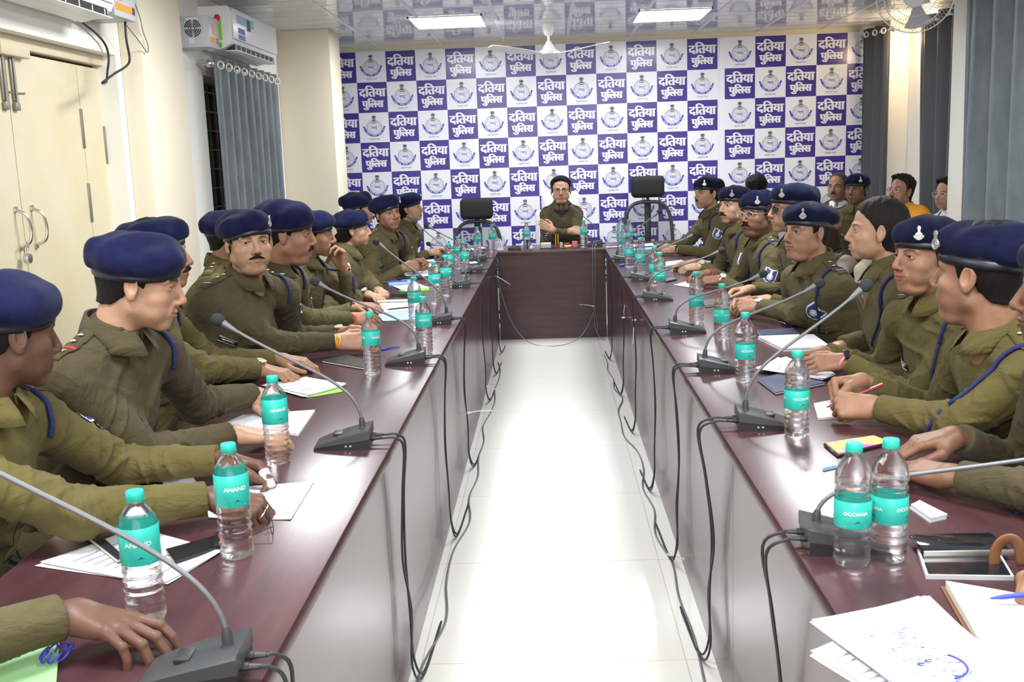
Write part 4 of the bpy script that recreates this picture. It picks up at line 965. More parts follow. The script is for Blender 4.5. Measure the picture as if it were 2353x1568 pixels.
    if vest:
        def vf(q):
            d=torso(q,.010); r=q-(N-V(0,0,.06)); a=r@tr; b=r@fl; z=(q-N)@sp
            vcut=np.where(b>0,(.17+z)*.45-np.abs(a),-1.); 
            d=np.maximum(d,vcut*.8); d=np.maximum(d,-(cone(q,SR+tr*.02,E['R'],.085,.07))); d=np.maximum(d,-(cone(q,SL-tr*.02,E['L'],.085,.07))); d=np.maximum(d,.6-q[:,2]); return np.maximum(d,(z-.035))
        v,F=surf(vf,lo,hi,.009); link('waistcoat',np_mesh('waistcoat',[(v-root,F,0)],[M['vest']]),T)
    if scarf:
        g=G(); g.tube([N+V(0,0,.035-.016*(1-math.cos(t))/2)+(-math.cos(t)*tf+math.sin(t)*tr)*.057+tf*.012*(1-math.cos(t))/2 for t in np.linspace(0,2*PI,25)],.013,10,cap=False)
        q=patch(N+tf*.05-V(0,0,.03),fl,sp,np.linspace(-.05,.035,6),np.linspace(-.022,.022,5),.004); g.grid(q[::-1]); put('neck_scarf',g,M['navy'],sharp=None)
    # body: head, neck, core, hands as one mesh
    sk=SK[skin]; hh=.0021 if res<=1.05 else (.0026 if res<1.5 else .0033)
    v,F=surf(lambda q:head_sdf(q,P),(-.105,-.135,-.215),(.105,.135,.135),hh); Cc=head_cols(v,P)
    parts=[((v*s)@H.T+hp-root,F,0,Cc)]
    for sx in (-1,1):
        gx=math.radians(gaze[0]);gz=math.radians(gaze[1]); ax=V(math.sin(gx),math.cos(gx),math.sin(gz))
        ev,ef,rg=uvsphere((sx*.0315*P.get('w',1),.0700,.0035),.0126,16,12,ax); ev=(ev*s)@H.T+hp-root
        parts.append((ev,ef[rg>=2],1,None)); parts.append((ev,ef[rg<2],2,None))
    def core(q):
        d=torso(q,-.022)
        d=smin(d,cone(q,N,hp+s*(H@V(0,-.03,-.05)),.044,.044),.02)
        for sd in 'RL': d=smin(d,arm(q,sd,-.016),.02)
        d=smin(d,ell(q,Pv,(.14,.11,.10),Fr),.04)
        for sg in (1,-1):
            hj=Pv+tr*sg*.085; kn=hj+tf*.40+V(0,0,-.045); an=V(kn[0],kn[1],.10)-tf*.02
            d=smin(d,cone(q,hj,kn,.065,.045),.03); d=smin(d,cone(q,kn,an,.045,.032),.02)
        return d
    p2=np.vstack([pts,[Pv+tf*.55-V(0,0,.5)]]); l2=p2.min(0)-.16; h2=p2.max(0)+.1; l2[2]=.05
    v,F=surf(core,l2,h2,.022,0); parts.append((v-root,F,0,None))
    for side in 'RL':
        w,dv,pose,rl=Wr[side]; hv,hf,hc=hand_geo(pose,.0021 if res<=1.05 else (.003 if res<1.5 else .004)); hv=hv.copy()
        if fem: hv=hv*V(.86,.9,.88)
        if side=='L': hv=hv*V(-1,1,1); hf=hf[:,::-1]
        Y=nrm(dv); Z=V(0,0,1)-Y*Y[2]; Z=nrm(Z); X=np.cross(Y,Z); rr=math.radians(rl)*(1 if side=='R' else -1)
        Z2=Z*math.cos(rr)+X*math.sin(rr); X2=np.cross(Y,Z2); Mh=np.stack([X2,Y,Z2],1)
        hw=hv@Mh.T+w
        # the forearm stub follows the forearm direction
        fd=nrm(w-E[side]); tt=np.clip(-(hv[:,1])/.03,0,1)[:,None]; ln=(-hv[:,1])[:,None]; alt=w-fd*ln+(hv[:,[0]]*X2+hv[:,[2]]*Z2); hw=np.where(hv[:,[1]]<0,hw*(1-tt)+alt*tt,hw)
        parts.append((hw-root,hf,0,hc))
    link('body',np_mesh('body',parts,[sk,M['eyew'],M['iris']],True),T)
    def hloc(name,v,F,mt,sharp=None):
        return link(name,np_mesh(name,[((v*s)@H.T+hp-root,F,0)],mt if isinstance(mt,list) else [mt]),T)
    # hair
    hw_=P.get('w',1.)
    def hairf(q):
        x=np.abs(q[:,0])/hw_; y=q[:,1]; z=q[:,2]; qq=np.stack([x,y,z],1)
        th_=.0045 if not fem else .007
        d=smin(ell(qq,(0,-.013,.034),(.076,.096,.086)),cone(qq,(0,-.034,-.02),(0,-.040,-.11),.055,.048-.008*P['fem']),.03)
        if fem: hl=np.interp(y,[-.12,-.03,.0,.02,.045,.075,.1],[-.09,-.075,-.035,.02,.05,.082,.088])
        elif hair=='receding': hl=np.interp(y,[-.12,-.03,.0,.02,.035,.05,.1],[-.085,-.07,-.02,-.012,.06,.098,.13])
        else: hl=np.interp(y,[-.12,-.045,-.022,-.004,.010,.022,.030,.050,.068,.1],[-.072,-.058,-.035,.014,-.002,-.010,.030,.056,.080,.085])
        if hair=='full': hl=np.interp(y,[-.12,-.045,-.022,-.004,.010,.022,.030,.046,.066,.1],[-.072,-.058,-.035,.014,-.002,-.010,.040,.080,.096,.104])
        if hair=='full': th_=.003+.015*np.clip((z-hl)/.045,0,1)*np.clip((z-.03)/.05,0,1)+.002
        d=smax(smin(d-th_,ell(q,(.016,.040,.106),(.048,.040,.022)),.02) if (hair=='full' and not fem) else d-th_,(hl+(.010*np.sin(q[:,0]*55+.6) if hair=='full' else 0)-z)*.75,.004)
        sw=np.sin(y*150+z*40+3*np.sin(x*60))*.0008+np.sin(y*310+z*120)*.0005
        if fem: d=smin(d,ell(q,(0,-.115,-.005),(.036,.030,.036)),.008) if not P.get('lowbun') else smin(d,ell(q,(0,-.10,-.055),(.032,.03,.034)),.008)
        if hair=='full' : sw=sw*2
        return d-sw
    if hair!='none':
        v,F=surf(hairf,(-.11,-.16,-.11),(.11,.12,.15),hh*1.15); hloc('hair',v,F,M['hairg'] if P.get('grey') else M['hair'])
    if mous:
        def mf(q):
            x=np.abs(q[:,0]); qq=np.stack([x,q[:,1],q[:,2]],1); k=mous
            d=cone(qq,(.002,.1030,-.0485),(.024+.006*(k-1),.0905,-.0565-.003*(k-1)),.0036+.0018*k,.0016+.0007*k); return d-.0006*np.sin(x*900+q[:,2]*300)
        v,F=surf(mf,(-.05,.06,-.08),(.05,.13,-.02),.0014 if res<1.5 else .002); hloc('moustache',v,F,M['hair'])
    if specs:
        g=G()
        for sx in (-1,1):
            c=V(sx*.033,.104,.002); pr=[c+V(.0245*math.cos(t)*(1-.0*abs(math.sin(t))),-.006*abs(math.cos(t))*(1 if 1 else 0),.0175*math.sin(t)) for t in np.linspace(0,2*PI,25)]
            g.tube(pr,.0011 if specs=='silver' else .0017,6,0,cap=False); ctr=len(g.v); g.add(pr[:-1],[tuple(range(24))],1)
            g.tube([c+V(sx*.0245,-.006,.008),c+V(sx*.038,-.014,.009),V(sx*.080*hw_,.04,.008),V(sx*.0815*hw_,-.005,.010)],.0012,6,0)
        g.tube([V(-.0085,.103,.006),V(0,.107,.009),V(.0085,.103,.006)],.0011,6,0)
        g.v=[tuple(H@(V(p)*s)+hp-root) for p in g.v]; obj('eyeglasses',g,[M['silver'] if specs=='silver' else M['inkk'],M['lens'] if specs!='dark' else M['smoke']],T,sharp=None)
    # beret
    if beret:
        zb=lambda y:.043-.12*(.09-y)
        dr=P.get('droop',1.)
        rb=np.random.default_rng(seed); jx,jy,jz=rb.uniform(-.006,.006,3); ph=rb.uniform(0,6,3)
        def bf_(q):
            d=ell(q,(.006+jx,-.016,.064),(.095,.117,.062+jz)); d=smin(d,ell(q,(.050*dr,-.025+jy,.046),(.060,.090,.043)),.03); d=smin(d,ell(q,(-.016,.044,.075),(.060,.054,.046)),.025)
            d=smin(d,ell(q,(-.01,-.080,.042),(.066,.056,.045)),.03)
            d=d+.0045*np.sin(q[:,0]*38+ph[0]+1.5*np.sin(q[:,1]*30))*np.sin(q[:,1]*27+ph[1])*np.clip((q[:,2]-.05)/.04,0,1)*1.3+.002*np.sin(q[:,0]*70+q[:,1]*60+ph[2])
            return smax(d,(zb(q[:,1])+.004-.02*np.clip(q[:,0]*dr/.1,-.0,1)-q[:,2])*.98,.012)
        v,F=surf(bf_,(-.12,-.155,-.02),(.135,.125,.16),.0036 if res<1.5 else .005); BO=hloc('beret',v,F,M['beretd'] if bd else M['beret'])
        rows=[]
        for t in np.linspace(0,2*PI,49):
            x=.0835*hw_*math.cos(t); y=-.010+.1035*math.sin(t); z=zb(y)-.004-.018*max(0,x/.1)*dr; rows.append([V(x*.965,y*.965,z-.006),V(x*1.0,y,z-.007),V(x*1.03,y*1.02,z),V(x*1.02,y*1.01,z+.014),V(x*.95,y*.95,z+.016)])
        g=G(); g.grid(rows); g.v=[tuple(H@(V(p)*s)+hp-root) for p in g.v]; obj('beret_band',g,M['band'],BO,sharp=None)
        # crest badge over the left eye
        o=V(-.110,.15,.072); dirb=nrm(V(-.50,.86,.02)); oo=np.array([o]); 
        for _ in range(40): oo=oo-dirb*bf_(oo)[:,None]*.8
        e_=.002; b0=oo[0]; nn=nrm(V([bf_(np.array([b0+V(*(e_*(V(0,1,2)==i)))]))[0]-bf_(np.array([b0]))[0] for i in range(3)])); uu=nrm(V(0,0,1)-nn*nn[2]); rr_=np.cross(uu,nn)
        Mb=Matrix(np.column_stack([np.vstack([np.stack([rr_*.82,uu*.88,nn],1),[0,0,0]]),[*(b0-nn*.001),1]]).tolist())
        g=G(); g.lathe([(.0001,.004),(.006,.0042),(.0065,.003),(.011,.003),(.0115,.0045),(.0145,.004),(.015,0)],18,0,Mb)
        for i in range(12): a=2*PI*i/12; g.lathe([(.0001,.0050),(.0018,.0045),(.002,.003)],6,0,Mb,(.0133*math.cos(a),.0133*math.sin(a),0)) 
        g.prism([(-.005,.013),(.005,.013),(.0045,.024),(.007,.026),(.005,.034),(0,.037),(-.005,.034),(-.007,.026),(-.0045,.024)],.0045,0,Mb)
        for sg in (-1,1): g.prism([(sg*.009,-.012),(sg*.018,-.004),(sg*.019,.004),(sg*.013,.001)][::sg],.003,0,Mb)
        g.v=[tuple(H@(V(p)*s)+hp-root) for p in g.v]; obj('cap_badge',g,M['badge'],BO,sharp=.5)
    # wrist things
    for side,kind in watch:
        w,dv,_,_=Wr[side]; fd=nrm(w-E[side]); c=w-fd*.004; R3=Vector((0,0,1)).rotation_difference(Vector(fd)).to_matrix().to_4x4()
        mt={'gold':M['gold'],'steel':M['silver'],'black':M['black'],'brown':M['brown'],'pink':M['pink']}[kind]; dz=V(0,0,1)-fd*fd[2]; dz=nrm(dz); sd=np.cross(fd,dz)
        g=G(); g.tube([c+(math.cos(t)*dz*.024+math.sin(t)*sd*.0305) for t in np.linspace(0,2*PI,29)],.0045,8,0,cap=False,sx=1.0)
        fx=nrm(dz*.75+(-tf*0)+sd*(.5 if side=='L' else .5)*(1)); fx=nrm(dz+sd*.35*(1 if sd[1]<0 else -1)); cc=c+fx*.0285; Mw=Matrix.Translation(cc)@Vector((0,0,1)).rotation_difference(Vector(fx)).to_matrix().to_4x4()
        if kind in('black','pink'): g.box((-.010,-.019,-.002),(.010,.019,.005),1,bev=.003,M=Mw)
        else: g.lathe([(.0001,-.002),(.017,-.002),(.019,.001),(.019,.006),(.016,.007),(.0001,.007)],24,2,Mw); g.lathe([(.0001,.0072),(.0155,.0072)],24,3,Mw)
        put('wristwatch',g,[mt,M['screen'],M['gold'] if kind=='brown' else M['silver'],M['paper']],sharp=.5)
    for side,cs in thread:
        w,dv,_,_=Wr[side]; fd=nrm(w-E[side]); dz=nrm(V(0,0,1)-fd*fd[2]); sd=np.cross(fd,dz)
        for i,cn in enumerate(cs):
            c=w-fd*(.002+.006*i); g=G().tube([c+(math.cos(t)*dz*.0245+math.sin(t)*sd*.031)+fd*.004*math.sin(2*t+i) for t in np.linspace(0,2*PI,29)],.0028,6,0,cap=False); put('wrist_thread',g,M[cn],sharp=None)
    # trousers and shoes
    def trf(q):
        d=ell(q,Pv+V(0,0,-.01),(.175*bf,.14*bf,.12),Fr)
        for sg in (1,-1):
            hj=Pv+tr*sg*.09; kn=hj+tf*.41+V(0,0,-.040); an=V(kn[0],kn[1],.13)-tf*.01
            d=smin(d,cone(q,hj,kn,.088,.066),.03); d=smin(d,cone(q,kn,an,.064,.058),.02)
        return np.maximum(d,.09-q[:,2])
    v,F=surf(trf,l2-V(.05,.05,0),V(h2[0]+.05,h2[1]+.05,.72),.014 if res<1.5 else .02,0); link('trousers',np_mesh('trousers',[(v-root,F,0)],[CL[tr_]]),T)
    for sg in (1,-1):
        kn=Pv+tr*sg*.09+tf*.41; c0=V(kn[0],kn[1],0); 
        def sf(q): return np.maximum(smin(cone(q,c0+V(0,0,.045)-tf*.05,c0+tf*.14+V(0,0,.032),.040,.034),cone(q,c0+V(0,0,.05),c0+V(0,0,.11),.045,.045),.02),.002-q[:,2])
        v,F=surf(sf,c0-V(.22,.22,.0)+V(0,0,-.02),c0+V(.22,.22,.17),.014,0); link('shoe',np_mesh('shoe',[(v-root,F,0)],[M['shoe']]),T)
    PEOPLE[key]=dict(root=root,tf=tf,tr=tr,Pv=Pv,N=N,E=E,W=Wr,H=H,hp=hp,s=s,T=T); return PEOPLE[key]
M['ban_navy']=mat('badge_navy',(.03,.04,.16),.6); M['smoke']=mat('smoked_lens',(.02,.015,.015),.1)
TL=.797
# ---------------- left row, nearest to farthest
person('L1','person in khaki at the lower left, only a bare hand on the nearest microphone showing',(-1.22,1.25,1.22),70,85,(-1.48,1.2),R=((-.775,1.535,.815),(.95,-.22,-.12),'press',0),L=None,skin='deep',pitch=15,cl='khaki',lan=False,badge=False)
person('L2','person in navy beret at the left edge with silver rings and a bandaged finger',(-1.135,2.10,1.185),42,100,(-1.42,2.02),R=((-.735,2.125,.81),(.97,.05,-.25),'fold',20),L=((-.80,2.42,.81),(.97,-.10,-.22),'claw',35),skin='deep',pitch=10,cl='olive',mous=0,rank='stars',s=1.0)
person('L3','person in brown-khaki uniform, profile under a navy beret, black name plate, beside the spiral pad',(-1.025,2.55,1.235),78,108,(-1.36,2.62),R=((-.86,2.70,.80),(.98,.10,-.10),'relax',0),L=((-.93,3.15,.81),(.80,-.45,-.2),'claw',10),skin='light',pitch=14,cl='brownk',rank='red',P=dict(w=1.02,fat=.3,clean=1,open=.6),gaze=(0,-10),badge=False,bulk=1.02)
person('L4','person mostly hidden behind the profiled officer, dark moustache, round white watch on the left hand',(-1.30,3.40,1.235),88,84,(-1.46,3.42),R=((-1.05,3.62,.80),(.95,-.15,-.15),'relax',0),L=((-1.02,3.80,.80),(.97,-.05,-.1),'relax',0),skin='mid',mous=1.6,cl='olive',watch=(('R','brown'),),P=dict(clean=1),rank='stars',plate=False)
person('L5','person facing the camera with a moustache and red and yellow wrist threads',(-1.165,4.0,1.225),148,122,(-1.42,3.98),R=((-.865,4.10,.81),(.96,.22,-.05),'relax',55),L=((-.89,4.30,.81),(.96,.0,-.08),'relax',60),skin='light',mous=1.7,P=dict(w=1.06,fat=.9),cl='brownk',bulk=1.10,thread=(('R',('yellow','orange','yellow','red')),),watch=(('L','brown'),),gaze=(8,0))
person('L5b','person mostly hidden behind the officer who wears yellow wrist threads, only beret showing',(-1.55,5.0,1.19),75,90,(-1.84,4.92),skin='mid',cl='olive',res=1.3,beret=True)
person('L6','person with a large navy beret, black moustache and red thread, looking right with lowered eyes',(-1.14,4.5,1.225),84,104,(-1.40,4.55),R=((-.92,4.70,.81),(.95,.20,-.05),'fold',50),L=((-.97,5.0,.81),(.9,-.25,-.05),'fold',50),skin='mid',mous=1.8,pitch=8,P=dict(w=1.03,fat=.5),cl='khaki',thread=(('R',('red','red')),),watch=(('L','black'),),rank='red',s=1.10,gaze=(0,-6),bulk=1.05)
person('L7','person resting the chin on a raised fist with a gold watch',(-1.205,5.3,1.165),86,104,(-1.45,5.3),L=((-1.075,5.34,.985),(-.05,-.05,1),'fold',0,(0,.3,-1)),R=((-1.0,5.22,.80),(.9,.3,-.1),'relax',20),skin='mid',mous=1.2,pitch=6,res=1.2,watch=(('L','gold'),),P=dict(open=.8),s=.97)
person('L8','woman person in khaki with navy beret and low black bun, hand at the table edge',(-1.153,6.1,1.135),84,98,(-1.36,6.12),L=((-1.0,5.95,.79),(.4,-.7,-.1),'relax',0),R=((-1.04,5.80,.79),(.6,-.5,-.1),'relax',0),skin='light',sex='f',P=dict(lowbun=1,w=.96),res=1.25,s=.94,rank='stars',lan=False,badge=False,watch=(('R','gold'),))
person('L9','person in khaki turning toward the camera over clasped hands, after the woman with a bun',(-1.119,7.2,1.175),140,118,(-1.36,7.15),R=((-1.0,7.05,.81),(.85,.5,.1),'fold',60),L=((-.98,7.28,.81),(.9,-.1,.1),'fold',60),skin='mid',P=dict(w=1.0),res=1.35,gaze=(5,0),rank='red',s=1.0,roll=6)
person('L9b','person almost hidden behind the woman with a bun, navy beret and cheek showing',(-1.40,7.65,1.19),80,90,(-1.68,7.65),skin='light',res=1.6,lan=False)
person('L10','woman person in navy beret at the far end of the left row, chin raised',(-1.082,8.1,1.165),104,112,(-1.30,8.05),R=((-.98,8.30,.80),(.9,.35,0),'fold',50),L=((-.93,8.45,.80),(.9,.1,0),'fold',50),skin='light',sex='f',P=dict(w=.97,lowbun=1),res=1.6,pitch=-3,s=.98,lan=False,badge=False)
# ---------------- chief at the head table
person('C','chief person with glasses and crossed arms seated in the white chair at the head table',(.105,9.72,1.212),180,180,(.105,9.92),R=((.175,9.515,.850),(.95,.2,-.05),'relax',60,(-.7,-.1,-.8)),L=((.02,9.50,.862),(-.82,.12,.50),'relax',80,(.7,-.1,-.8)),skin='light',beret=False,hair='full',cl='brownk',specs='brown',P=dict(w=1.12,fat=.8,clean=1),res=1.2,scarf=True,lan=False,badge=False,bulk=.98,s=.98,wide=.140,shz=.004)
# ---------------- right row, farthest to nearest
person('R1','person with a thin moustache at the far end of the right row, pen in hand',(1.218,8.2,1.198),-118,-100,(1.45,8.25),R=((.90,8.10,.80),(-.95,-.1,.02),'pen',40),L=((.93,7.90,.80),(-.97,.1,0),'fold',40),skin='light',mous=.7,bd=True,res=1.4,P=dict(w=1.02),watch=(('L','black'),),gaze=(0,0),s=1.03,cl='khaki')
person('R2','person with a broad moustache and orange wrist thread in the right row',(1.163,6.7,1.172),-122,-98,(1.42,6.75),R=((.93,6.85,.80),(-.97,0,-.05),'relax',20),L=((.94,6.62,.80),(-.97,.1,-.05),'claw',20),skin='light',mous=2.0,bd=True,res=1.3,P=dict(w=1.03,fat=.3),thread=(('R',('orange','yellow')),),watch=(('L','steel'),),cl='khaki')
person('R3','person with rectangular eyeglasses, grey-black moustache and a round white watch',(1.175,6.0,1.152),-126,-98,(1.44,6.0),R=((.93,6.20,.80),(-.97,0,-.05),'claw',25),L=((.95,5.88,.80),(-.95,.2,-.05),'claw',25),skin='dark',mous=2.0,bd=True,res=1.2,specs='silver',P=dict(w=1.06,fat=.6),thread=(('R',('red',)),),watch=(('L','steel'),),cl='khaki',s=1.04)
person('R4','person with dark eyeglasses half hidden behind the officer with the steel watch',(1.17,5.15,1.222),-100,-95,(1.46,5.2),R=((1.02,5.42,.80),(-.95,-.1,-.05),'claw',20),L=((1.03,5.0,.80),(-.95,.1,-.05),'claw',20),skin='light',bd=True,res=1.1,specs='dark',P=dict(w=1.05),cl='khaki',s=1.0,plate=False)
person('R5','person with a stern look, steel watch, red-striped epaulette and thick navy shoulder cord',(1.07,4.42,1.166),-116,-106,(1.36,4.55),R=((.93,4.95,.80),(-.85,-.35,-.05),'fold',50),L=((.935,4.72,.81),(-.80,.40,0),'fold',50,(.5,-.8,-1)),skin='mid',bd=True,P=dict(w=1.03,fat=.5,clean=1),watch=(('L','steel'),),rank='redblue',cl='khaki',s=.99,bulk=1.03,gaze=(-5,0))
person('R6','woman person in profile, bareheaded with pulled-back black hair and a gold earring',(1.155,3.75,1.212),-79,-88,(1.36,3.78),R=((1.08,3.95,.76),(-.6,-.3,-.1),'relax',0),L=((1.10,3.60,.72),(-.6,.3,-.1),'relax',0),skin='light',sex='f',beret=False,P=dict(w=.97,nose=.9),rank='redblue',cl='khaki',s=1.0,lan=True,plate=False)
person('R7','woman person with navy beret and pink fitness band, holding a light blue pen',(1.165,3.3,1.162),-108,-110,(1.42,3.34),R=((.93,3.60,.81),(-.95,-.15,-.08),'pen',20),L=((.955,3.42,.81),(-.97,.10,-.05),'relax',45),skin='mid',sex='f',P=dict(w=1.06,fat=.7,lipstick=1,lowbun=1),cl='olive',bd=True,s=1.03,watch=(('L','pink'),),rank='stars',bulk=1.08,gaze=(0,5))
person('R8','person under a large puffed navy beret looking away, fists together around a maroon pen',(1.115,2.75,1.168),-46,-92,(1.42,2.80),R=((.915,3.08,.815),(-.97,-.05,-.1),'fist',45),L=((.865,2.80,.805),(-.95,.22,.05),'fist',55),skin='mid',bd=True,P=dict(w=1.05,fat=.5),cl='olive',rank='red1',s=1.12,bulk=1.06,badge=False)
person('R9','person cut by the right edge, nose and beret badge visible, hand on a lit phone',(1.085,2.2,1.19),-76,-92,(1.42,2.2),R=((.93,2.40,.83),(-.97,.02,-.15),'relax',0,(.2,.6,-1)),L=((.845,2.19,.80),(-.60,.75,-.02),'relax',15),skin='dark',bd=True,P=dict(w=1.03),cl='brownk',s=1.03,mous=0,badge=False)
person('R10','person beyond the right edge, only a curled hand over the open notebook showing',(1.32,1.60,1.22),-80,-92,(1.56,1.60),R=((.855,1.665,.815),(-.80,-.02,-.20),'pen',30),L=None,skin='mid',cl='khaki',lan=False,badge=False)
# ---------------- people on chairs along the right wall
person('B1','person with short black hair seen from behind, seated before the backdrop',(1.722,8.85,1.18),20,10,(1.74,8.75),skin='light',beret=False,hair='full',cl='white',uniform=False,res=1.7,lan=False,badge=False,tr_='beige')
person('B2','person in a brown waistcoat over a pale shirt with receding hair and moustache',(2.486,9.2,1.178),-142,-150,(2.60,9.42),R=((2.26,8.98,.86),(-.3,-.3,.9),'fold',60),L=None,skin='mid',beret=False,hair='receding',mous=1.4,cl='white',uniform=False,vest=True,res=1.6,lan=False,badge=False,tr_='white',P=dict(grey=1))
person('B3','person in khaki and navy beret with fingertips joined, beside the waistcoat man',(2.473,8.6,1.174),-140,-150,(2.62,8.85),R=((2.20,8.40,.90),(-.35,.1,.9),'flat',70),L=((2.26,8.32,.90),(-.40,.3,.85),'flat',60),skin='dark',bd=True,res=1.4,P=dict(w=1.02),cl='khaki',mous=0,s=1.0,tr_='beige')
person('B4','person in an amber yellow shirt with eyeglasses, chin raised, by the right wall',(2.55,7.75,1.180),-122,-112,(2.74,7.56),skin='mid',beret=False,hair='full',specs='silver',mous=1,cl='orange',uniform=False,res=1.4,pitch=-8,lan=False,badge=False,tr_='beige',s=.94)
person('B5','person with eyeglasses largely hidden behind the white pillar by the right wall',(3.12,8.40,1.12),-120,-100,(3.12,8.46),skin='light',beret=False,hair='full',specs='silver',cl='white',uniform=False,res=1.8,lan=False,badge=False,tr_='beige')
# ============================================================ things lying on the tables
def flat(name,label,cat,mt,z,t,P,rot=0,ink=0,scr=0):
    P=np.array(P,float); c=P.mean(0)
    for k in (0,1):
        ex=np.ptp(P[:,k]); lim=.40 if z<.77 and 'paper' in name else .30
        if ex>lim: P[:,k]=c[k]+(P[:,k]-c[k])*lim/ex
    if c[0]<0: P[:,0]=np.maximum(P[:,0],-1.06)
    area_=0.5*sum(P[i][0]*P[(i+1)%4][1]-P[(i+1)%4][0]*P[i][1] for i in range(4))
    if area_<0: P=P[::-1]
    r=random.Random(int(abs(c[0]*1000+c[1]*777)))
    def quad(g,Q,z0,t,mi,n=7,curl=0):
        gr=[]
        for i in range(n):
            row=[]
            for j in range(n):
                u,v=i/(n-1),j/(n-1); p=(Q[0]*(1-u)+Q[1]*u)*(1-v)+(Q[3]*(1-u)+Q[2]*u)*v
                row.append((p[0]-c[0],p[1]-c[1],z0+curl*((u-.5)**4*8+(v-.5)**4*5)))
            gr.append(row)
        g.slab(gr,t,mi)
    if 'paper' in name and name!='paper_stack':
        g=G(); n=3 if rot or t>.0028 else 1
        for k in range(n):
            a=r.uniform(-.09,.09)*(k>0)*(2 if rot else 1); ca,sa=math.cos(a),math.sin(a); Q=(P-c)@np.array([[ca,sa],[-sa,ca]])*(1-.02*k)+c+V(r.uniform(-.008,.008),r.uniform(-.008,.008))*(k>0)
            quad(g,Q,k*.0012,.0006,0,9,.0025+.001*k)
        zt=(n-1)*.0012+.0012
        for ln in range(9):
            if ink: break
            v=.14+ln*.085
            if r.random()<.35: continue
            a=P[0]*(1-v)+P[3]*v; b=P[1]*(1-v)+P[2]*v; s=.15; e=s+r.uniform(.2,.6); d=(P[3]-P[0]); d=d/np.linalg.norm(d)*.0016
            p=a+(b-a)*s; q=a+(b-a)*e
            if mt!='lime': g.add([(*(p-d-c),zt+.0012),(*(q-d-c),zt+.0012),(*(q+d-c),zt+.0012),(*(p+d-c),zt+.0012)],[(0,1,2,3)],1)
        o=obj(name,g,[M[mt],M['bang']],None,(c[0],c[1],z))
        if ink:
            g=G(); U=P[1]-P[0]; W2=P[3]-P[0]; L=lambda u,v:(*(P[0]+U*u+W2*v-c),zt+.0035)
            g.tube([L(.52+.30*math.sin(a),.42-.13*math.cos(a)) for a in np.linspace(.1,2.1,14)],.0018,5)
            for k in range(60):
                u=.25+r.random()*.5; v=.18+.6*r.random(); g.tube([L(u+i*.012,v+r.uniform(-.006,.006)) for i in range(r.randint(3,6))],.0007,4)
            for u0,v0 in ((.42,.44),(.53,.46)):
                for i in range(3): g.tube([L(u0+.03*math.cos(a)+i*.01,v0+.012*math.sin(a)) for a in np.linspace(0,5,9)],.0007,4)
            obj('handwriting',g,M['ink'],o,sharp=None)
        return tag(o,label,cat)
    T=thing(name,label,cat,(c[0],c[1],z))
    g=G(); sh=lambda k:(P-c)*k+c
    if name=='paper_stack':
        for k in range(6): quad(g,sh(1-.01*r.random())+V(r.uniform(-.004,.004),r.uniform(-.004,.004)),k*t/6,t/6.6,0,3)
        obj('sheets',g,M[mt],T)
    elif name=='smartphone':
        quad(g,P,0,t,0,3); o=obj('phone_case',g,M['black'],T); o.modifiers.new('b','BEVEL').width=.0025
        g=G(); quad(g,sh(.93),t+.0001,.0006,0,3)
        if scr:
            mm=mat('lit_screen',(.8,.35,.1),.2,emit=(.9,.35,.12),es=.8); n_=nd(mm,'ShaderNodeTexNoise',Scale=9.0); lk(mm,coords(mm),n_.inputs['Vector']); rr_=nd(mm,'ShaderNodeValToRGB'); e=rr_.color_ramp.elements; e[0].color=(.95,.45,.10,1); e[1].color=(.75,.08,.30,1); e[0].position=.42;e[1].position=.58; lk(mm,n_.outputs['Fac'],rr_.inputs['Fac']); lk(mm,rr_.outputs[0],bsdf(mm).inputs['Base Color']); lk(mm,rr_.outputs[0],bsdf(mm).inputs['Emission Color'])
        obj('phone_screen',g,mm if scr else M['screen'],T)
    elif name in('notebook','folio','spiral_pad'):
        if name=='spiral_pad': quad(g,P,0,t,0,5); obj('pages',g,M['paper'],T); g=G()
        else:
            quad(g,P,0,.0018,0,3); quad(g,P,t-.0018,.0018,0,3); o=obj('cover',g,M[mt],T); g=G(); quad(g,sh(.965),.0018,t-.0036,0,3); obj('pages',g,M['paperc'],T); g=None
        if name=='spiral_pad':
            for k in range(16):
                p=P[0]+(P[1]-P[0])*(k+.5)/16 if np.linalg.norm(P[1]-P[0])<.30 else P[3]+(P[0]-P[3])*(k+.5)/16
                g.tube([(p[0]-c[0]+.004*math.cos(a),p[1]-c[1]+.002,t*.6+.006*math.sin(a)) for a in np.linspace(0,2*PI,10)],.0008,5)
            obj('spiral_binding',g,M['steel'],T,sharp=None)
    elif name=='tablet':
        quad(g,P,0,t,0,3); obj('case',g,M[mt],T)
        g=G(); quad(g,sh(.94),t+.0002,.0008,0,3); obj('screen_glass',g,M['screen'],T)
        if mt=='screen': g=G(); quad(g,np.array([P[1],P[1]+(P[2]-P[1])*.02,P[2],P[2]+(P[1]-P[2])*.02])+V(.004,0),0,t+.001,0,3); g.tube([(*(P[1]-c),t),(*(P[2]-c),t)],.0035,6); obj('orange_edge',g,M['orange'],T)
    else:
        quad(g,P,0,t*.45,0,5); quad(g,sh(.985)+V(.003,.002),t*.5,t*.45,0,5,.001); obj('board',g,M[mt],T)
    return T
flat('file_folder','light green folder on the left table at the lower left corner','folder','folderg',0.7505,0.006,[(-1.069, 1.761), (-0.823, 1.597), (-0.748, 1.384), (-0.887, 1.363)])
flat('paper_sheet','large white sheets fanned on the left table behind the nearest bottle','paper','paper',0.7505,0.003,[(-1.025, 1.901), (-0.915, 2.102), (-0.672, 1.969), (-0.724, 1.797)],rot=1)
flat('tablet','black tablet with an orange edge on the white sheets, left table','tablet','screen',0.754,0.008,[(-0.784, 1.953), (-0.699, 2.031), (-0.674, 1.971), (-0.743, 1.887)])
